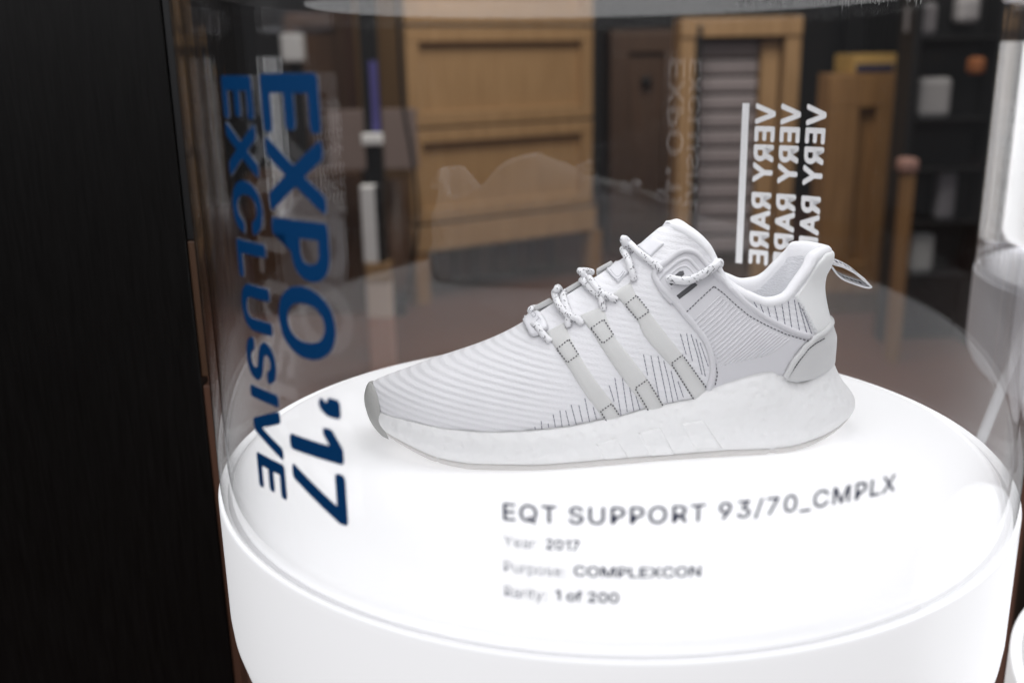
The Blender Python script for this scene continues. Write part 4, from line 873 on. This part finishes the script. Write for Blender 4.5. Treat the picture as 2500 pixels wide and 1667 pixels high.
def drawer_front(parent, x0, x1, z0, z1, mat, rail=.075, name='drawer'):
    d = local_slab(name, parent, x0+rail*.8, x1-rail*.8, .034, .05, z0+rail*.8, z1-rail*.8, mat)      # recessed panel
    local_slab('rail', d, x0, x1, -.004, .052, z1-rail, z1, mat); local_slab('rail', d, x0, x1, -.004, .052, z0, z0+rail, mat)
    local_slab('stile', d, x0, x0+rail, -.003, .051, z0+rail, z1-rail, mat); local_slab('stile', d, x1-rail, x1, -.003, .051, z0+rail, z1-rail, mat)
    return d
# tall oak chest on a stand
a = at_y(1003, 400, 4.5); b2 = at_y(1446, 400, 5.05)
L = math.hypot(b2[0]-a[0], b2[1]-a[1]); rz = math.atan2(b2[1]-a[1], b2[0]-a[0])
chest = empty('oak_chest', (a[0], a[1], FZ), rz); tag(chest, 'tall light oak chest with stacked panelled fronts on a dark stand', 'chest')
zz_ = lambda y: at_y(1230, y, (a[1]+b2[1])/2+.01)[2]-FZ
local_slab('carcass', chest, .01, L-.01, .05, .55, zz_(528), zz_(-160), M_oak)
for y0, y1 in ((60, -150), (299, 68), (521, 305)):
    drawer_front(chest, 0, L, zz_(y0), zz_(y1), M_oak, .062)
local_slab('base_rail', chest, -.01, L+.02, -.01, .5, zz_(588), zz_(529), M_oak)
for x in (0, L-.01): local_slab('leg', chest, x, x+.075, .0, .075, 0, zz_(590), M_oakd)
local_slab('back_board', chest, .08, L-.02, .30, .32, .02, zz_(590), M_red)
for k in range(8): local_slab('slat', chest, .12+k*(L-.2)/7, .145+k*(L-.2)/7, .25, .28, .02, zz_(590), M_brown, .002)
# dark cupboard
x0, x1, z0, z1 = span(1488, 1662, 72, 640, 5.6)
cup = empty('dark_cupboard', ((x0+x1)/2, 5.6, FZ)); tag(cup, 'dark brown wooden cupboard with one framed door, right of the oak chest', 'cupboard')
hw = (x1-x0)/2
local_slab('carcass', cup, -hw, hw, .03, .5, 0, z1-FZ, M_brown)
d = drawer_front(cup, -hw, hw, .12, z1-FZ-.02, M_brown, .10, 'door')
lathe('handle', [(0, -.02), (.03, -.015), (.03, .012), (0, .02)], d, M_black, 20).location = (0, -.01, at_y(1590, 195, 5.6)[2]-FZ)
# oak cabinet with grey slats
Yc = 4.6
x0, x1, z0, z1 = span(1656, 1946, 42, 640, Yc); zt_ = z1
tam = empty('slatted_cabinet', ((x0+x1)/2, Yc, FZ)); tag(tam, 'golden oak cabinet with a half open front of grey horizontal slats', 'cabinet')
cx = (x0+x1)/2; X_ = lambda px: at_y(px, 300, Yc)[0]-cx; Z_ = lambda y: at_y(1800, y, Yc)[2]-FZ
local_slab('carcass', tam, X_(1660), X_(1942), .125, .22, 0, Z_(46), M_brown)
local_slab('rail', tam, X_(1656), X_(1946), -.01, .2, Z_(90), Z_(42), M_oak)
local_slab('stile', tam, X_(1656), X_(1692), 0, .2, .02, Z_(91), M_oak)
local_slab('stile', tam, X_(1908), X_(1946), 0, .2, .02, Z_(91), M_oak)
local_slab('side_panel', tam, X_(1858), X_(1902), .05, .12, .02, Z_(99), M_oak)
for k in range(12):
    yy = 102+k*44
    local_slab('slat', tam, X_(1706), X_(1855), .07+.004*(k % 2), .10, Z_(yy+37), Z_(yy), M_slat, .012)
local_slab('dark_strip', tam, X_(1694), X_(1706), -.02, .04, .02, Z_(60), M_black)  # thin black upright just right of the left stile
# oak cabinet at the right with a box on top
x0, x1, z0, z1 = span(2010, 2204, 180, 700, 4.2)
oc = empty('oak_cabinet', ((x0+x1)/2, 4.2, FZ)); hw = (x1-x0)/2; tag(oc, 'brown oak cabinet with a plain framed door, beside the black shelf tower', 'cabinet')
local_slab('carcass', oc, -hw, hw, .053, .16, 0, z1-FZ, M_oakd)
drawer_front(oc, -hw, hw, .10, z1-FZ-.005, M_oakd, .13, 'door')
p = span(2084, 2188, 132, 181, 4.25)
bx = empty('yellow_box', ((p[0]+p[1])/2, 4.25, p[2])); tag(bx, 'yellow box with a dark blue front band, on top of the brown oak cabinet', 'box')
h = p[3]-p[2]; hw = (p[1]-p[0])/2
local_slab('body', bx, -hw, hw, 0, .25, .003, h, plain('yellow_card', (.46, .29, .085), .7, .05, 8))
local_slab('band', bx, -hw+.01, hw-.01, -.004, -.001, .008, h*.5, plain('navy_card', (.02, .022, .06), .7, .05, 8), .001)
# black tower of shelves with pale boxes
x0, x1, z0, z1 = span(2215, 2440, -150, 700, 3.7)
tw = empty('shelf_tower', ((x0+x1)/2, 3.7, FZ)); hw = (x1-x0)/2; tag(tw, 'tall black shelf tower stacked with blurred pale boxes', 'shelf')
local_slab('back_panel', tw, -hw, hw, .13, .145, 0, 2.2, M_black)
for sx in (-hw, hw-.03): local_slab('side_panel', tw, sx, sx+.03, 0, .13, 0, 2.2, M_black)
for px in ((92, 2265), (291, 2285), (412, 2310), (542, 2315), (672, 2260)):
    z = at_y(px[1], px[0], 3.72)[2]-FZ; local_slab('shelf', tw, -hw+.03, hw-.03, .01, .13, z-.010, z, M_black)
for i, (xa, xb, ya, yb, lab) in enumerate(((2203, 2292, 5, 90, 'pale grey box at the top left of the black shelf tower'), (2344, 2398, -10, 58, 'narrow pale box at the top right of the black shelf tower'), (2246, 2326, 190, 289, 'pale grey box on the second shelf of the black tower, brightest of its boxes'), (2292, 2338, 420, 540, 'tall grey box in the middle of the black shelf tower'), (2218, 2284, 572, 670, 'pale grey box on the lowest visible shelf of the black tower'))):
    q = span(max(xa, 2224), xb, ya, yb, 3.74)
    bb = box('storage_box', ((q[0]+q[1])/2, 3.74+.04, (q[2]+q[3])/2), (q[1]-q[0], .08, q[3]-q[2]), None, plain('grey_card', [(.22, .21, .22), (.36, .35, .36), (.34, .335, .34), (.16, .155, .17), (.34, .35, .35)][i], .8, .06, 8), .02)
    tag(bb, lab, 'box', 'boxes on the black shelf tower')
q = span(2190, 2230, 425, 700, 3.5)
po = empty('oak_post', ((q[0]+q[1])/2, 3.5, FZ)); hw = (q[1]-q[0])/2; tag(po, 'slim reddish oak post with a pink top, in front of the brown oak cabinet', 'post')
local_slab('shaft', po, -hw*.55, hw*.75, 0, .06, 0, q[3]-FZ, M_oakd); local_slab('cap', po, -hw*1.1, hw, -.01, .07, q[3]-FZ+.002, at_y(2200, 388, 3.5)[2]-FZ, plain('pink_card', (.34, .19, .155), .7, .05, 8), .015)
q = span(2375, 2404, 140, 182, 3.6)
tag(box('orange_box', ((q[0]+q[1])/2, 3.62, (q[2]+q[3])/2), (q[1]-q[0], .08, q[3]-q[2]), None, plain('orange_card', (.30, .10, .03), .7, .05, 8), .015), 'small orange box near the top of the black shelf tower', 'box')
tag(slab('dark_partition', *span(2060, 2560, -260, 560, 7.2), 7.2, .1, None, M_black), 'black partition behind the oak cabinet and shelf tower', 'partition')

# neighbouring case: a copy of the first one
def copy_tree(o, parent=None):
    c = o.copy(); COL.objects.link(c); c.parent = parent
    if parent is not None: c.matrix_parent_inverse = o.matrix_parent_inverse
    return c
p = at_z(2374, 640, 0); dv = p[:2]/np.linalg.norm(p[:2]); cc = p[:2]+np.array([dv[1], -dv[0]])*.238
case2 = copy_tree(case); case2.location = (cc[0], cc[1], 0)
for ch in [o for o in case.children if o.name.split('.')[0] in ('lit_base', 'lit_disc', 'seam_ring', 'plinth', 'glass_cylinder', 'lid')]: copy_tree(ch, case2)
case2['label'] = 'second clear display case on a white base, cut off by the right edge'
case['group'] = case2['group'] = 'clear cylinder display cases'
M_dim_glow = plain('glowing_white_plastic', (.78, .78, .82), .35, .02, 6, emit=.14)  # faint glow added to brighten the second case's base, disc and lid
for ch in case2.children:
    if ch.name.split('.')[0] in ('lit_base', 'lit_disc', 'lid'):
        ch.material_slots[0].link = 'OBJECT'; ch.material_slots[0].material = M_dim_glow
q = at_z(2478, 618, 0)
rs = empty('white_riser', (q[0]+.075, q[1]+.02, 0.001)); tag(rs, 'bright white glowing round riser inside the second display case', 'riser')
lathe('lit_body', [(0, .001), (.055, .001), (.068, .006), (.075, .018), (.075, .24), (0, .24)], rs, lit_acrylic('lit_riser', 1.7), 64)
# low round lit plinth at the right edge
p = at_z(2463, 1548, -.22); dv = p[:2]/np.linalg.norm(p[:2]); cc = p[:2]+np.array([dv[1], -dv[0]])*.238
low = empty('low_lit_plinth', (cc[0], cc[1], -.22)); tag(low, 'low round white lit plinth, a sliver at the bottom right corner', 'plinth')
for nm in ('lit_base', 'lit_disc'):
    o = case.children[[c.name for c in case.children].index(nm)].copy(); COL.objects.link(o); o.parent = low
lathe('foot', [(0, -.132), (.15, -.132), (.15, FZ+.22), (0, FZ+.22)], low, M_plinth, 64)
# ribbed white cable
pts = [at_y(x, y, Y) for x, y, Y in ((2362, 1150, .80), (2398, 1065, .805), (2432, 980, .81), (2466, 893, .815), (2500, 805, .82), (2540, 715, .825), (2600, 560, .83))]
c_ = spline(pts, 90); rr_ = .0045+.0002*np.cos(np.linspace(0, 2*math.pi*30, 90))
vv, ff, _ = tube_data(c_, rr_, 14); cb = mesh('white_cable', vv, ff, None, plain('white_rubber', (.86, .86, .88), .5, .02, 20), True); tag(cb, 'white ribbed cable slanting up behind the right of the disc', 'cable')

# black panel close by on the left, its edge of bare wood
e = at_y(512, 1128, .78)
blk = empty('black_panel', (e[0], .78, FZ)); tag(blk, 'near black stained wooden panel filling the left side', 'panel')
local_slab('board', blk, -1.6, 0, 0, .02, 0, 2.3, M_panelb, .001)
zn, zm_ = at_y(495, 938, .78)[2]-FZ, at_y(462, 590, .78)[2]-FZ
local_slab('edge_strip', blk, .0005, .0075, .002, .02, 0, zn-.002, M_red, .0008)
local_slab('edge_strip', blk, .0005, .0075, .002, .02, zn+.006, zm_, M_brown, .0008)
local_slab('edge_strip', blk, .0005, .0075, .002, .02, zm_+.001, 2.3, M_black, .0008)

# left, seen through the acrylic
x0, x1, z0, z1 = span(716, 1000, 30, 700, 5.2)
wd = empty('brown_wardrobe', ((x0+x1)/2, 5.2, FZ)); hw = (x1-x0)/2; tag(wd, 'red brown wooden wardrobe left of the oak chest', 'wardrobe')
local_slab('carcass', wd, -hw, hw, .05, .5, 0, z1-FZ, M_red)
drawer_front(wd, -hw, -hw+.30, .1, z1-FZ-.02, M_brown, .05, 'door'); drawer_front(wd, -hw+.30, hw, .1, z1-FZ-.02, M_red, .05, 'door')
x0, x1, z0, z1 = span(610, 880, 425, 730, 4.4)
tag(slab('low_counter', x0, x1, FZ, z1, 4.4, .3, None, M_brown), 'low dark brown counter behind the navy lettering', 'counter')
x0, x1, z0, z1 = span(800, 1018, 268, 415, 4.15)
pc = empty('reflection_board', ((x0+x1)/2, 4.15, FZ)); hw = (x1-x0)/2; tag(pc, 'pale pinkish grey board imitating a reflection in the acrylic, left of the oak chest', 'painted reflection')
local_slab('board', pc, -hw, hw, 0, .03, z0-FZ, z1-FZ, plain('reflection_pink_grey', (.20, .15, .135), .7, .08, 5))  # a reflection in the acrylic, put in as a solid tinted board
local_slab('post', pc, -hw*.30, -hw*.22, .04, .07, 0, z1-FZ-.02, M_black, .002)  # made-up support for the reflection board
q = span(874, 917, -200, 322, 3.6)
ds = empty('dark_stand', ((q[0]+q[1])/2, 3.6, FZ)); hw = (q[1]-q[0])/2; tag(ds, 'slim black stand with a violet stripe and a white block', 'stand')
local_slab('shaft', ds, -hw, hw, 0, .05, 0, 2.1, M_black, .002)
local_slab('stripe', ds, hw*.0, hw*.9, -.004, -.001, at_y(900, 322, 3.6)[2]-FZ, at_y(900, 150, 3.6)[2]-FZ, plain('violet_print', (.085, .075, .27), .6, .05, 8), .0008)
local_slab('block', ds, -hw*1.15, hw*1.25, -.06, -.006, at_y(905, 352, 3.6)[2]-FZ, at_y(905, 325, 3.6)[2]-FZ, plain('white_card', (.8, .8, .8), .7, .03, 8), .006)
q = span(890, 952, 455, 868, 3.3)
wp = empty('white_post', ((q[0]+q[1])/2, 3.3, FZ)); hw = (q[1]-q[0])/2; tag(wp, 'square post, white above and pale wood below, standing on the floor behind the letters', 'post')
zj = at_y(920, 642, 3.3)[2]-FZ; zk = at_y(920, 690, 3.3)[2]-FZ; zq = at_y(920, 775, 3.3)[2]-FZ
local_slab('white_panel', wp, -hw, .1*hw, 0, .06, zj, q[3]-FZ, plain('white_card', (.80, .80, .80), .6, .03, 8), .003)
local_slab('dark_panel', wp, .1*hw+.001, hw*.75, .002, .06, zj, q[3]-FZ, M_black, .003)
local_slab('wood_block', wp, -hw*.95, hw, -.004, .06, zk, zj-.001, M_oak, .003)
local_slab('pale_block', wp, -hw*.95, hw, -.002, .06, zq, zk-.001, plain('cream_card', (.62, .50, .42), .7, .04, 8), .003)
local_slab('foot', wp, -hw*.95, hw, -.002, .06, 0, zq-.001, plain('salmon_card', (.46, .24, .17), .7, .04, 8), .003)
q = span(962, 1034, 440, 668, 5.0)
dr = empty('wooden_drum', ((q[0]+q[1])/2, 4.35, FZ)); tag(dr, 'dark brown round wooden drum in front of the oak chest', 'drum')
hw = (q[1]-q[0])/2*.87
z_t = at_y(1000, 440, 4.3)[2]-FZ
lathe('body', [(0, .10), (hw*.8, .10), (hw, .16), (hw, z_t), (0, z_t)], dr, M_brown, 48); lathe('foot', [(0, 0), (hw*.6, 0), (hw*.6, .10), (0, .10)], dr, M_black, 48)
q = span(684, 736, 82, 152, 4.6)
wl2 = box('storage_box', ((q[0]+q[1])/2, 4.65, (q[2]+q[3])/2), (q[1]-q[0], .1, q[3]-q[2]), None, M_pale, .01); tag(wl2, 'pale grey box left of the red brown wardrobe, above the letters', 'box')
lg = box('box_shelf', ((q[0]+q[1])/2, 4.68, (FZ+q[2]-.002)/2), (.06, .06, q[2]-.002-FZ), None, M_black, .004); tag(lg, 'thin dark post under the pale box at upper left', 'post')
c_ = spline([at_y(x, y, 3.9) for x, y in ((968, -60), (974, 90), (984, 250), (1004, 370), (1017, 470), (1019, 570), (1008, 645), (1000, 700))], 60)
vv, ff, _ = tube_data(c_, .0075, 8); cb = mesh('dark_cable', vv, ff, None, M_black, True); tag(cb, 'thin dark cable hanging in a bow beside the oak chest', 'cable')
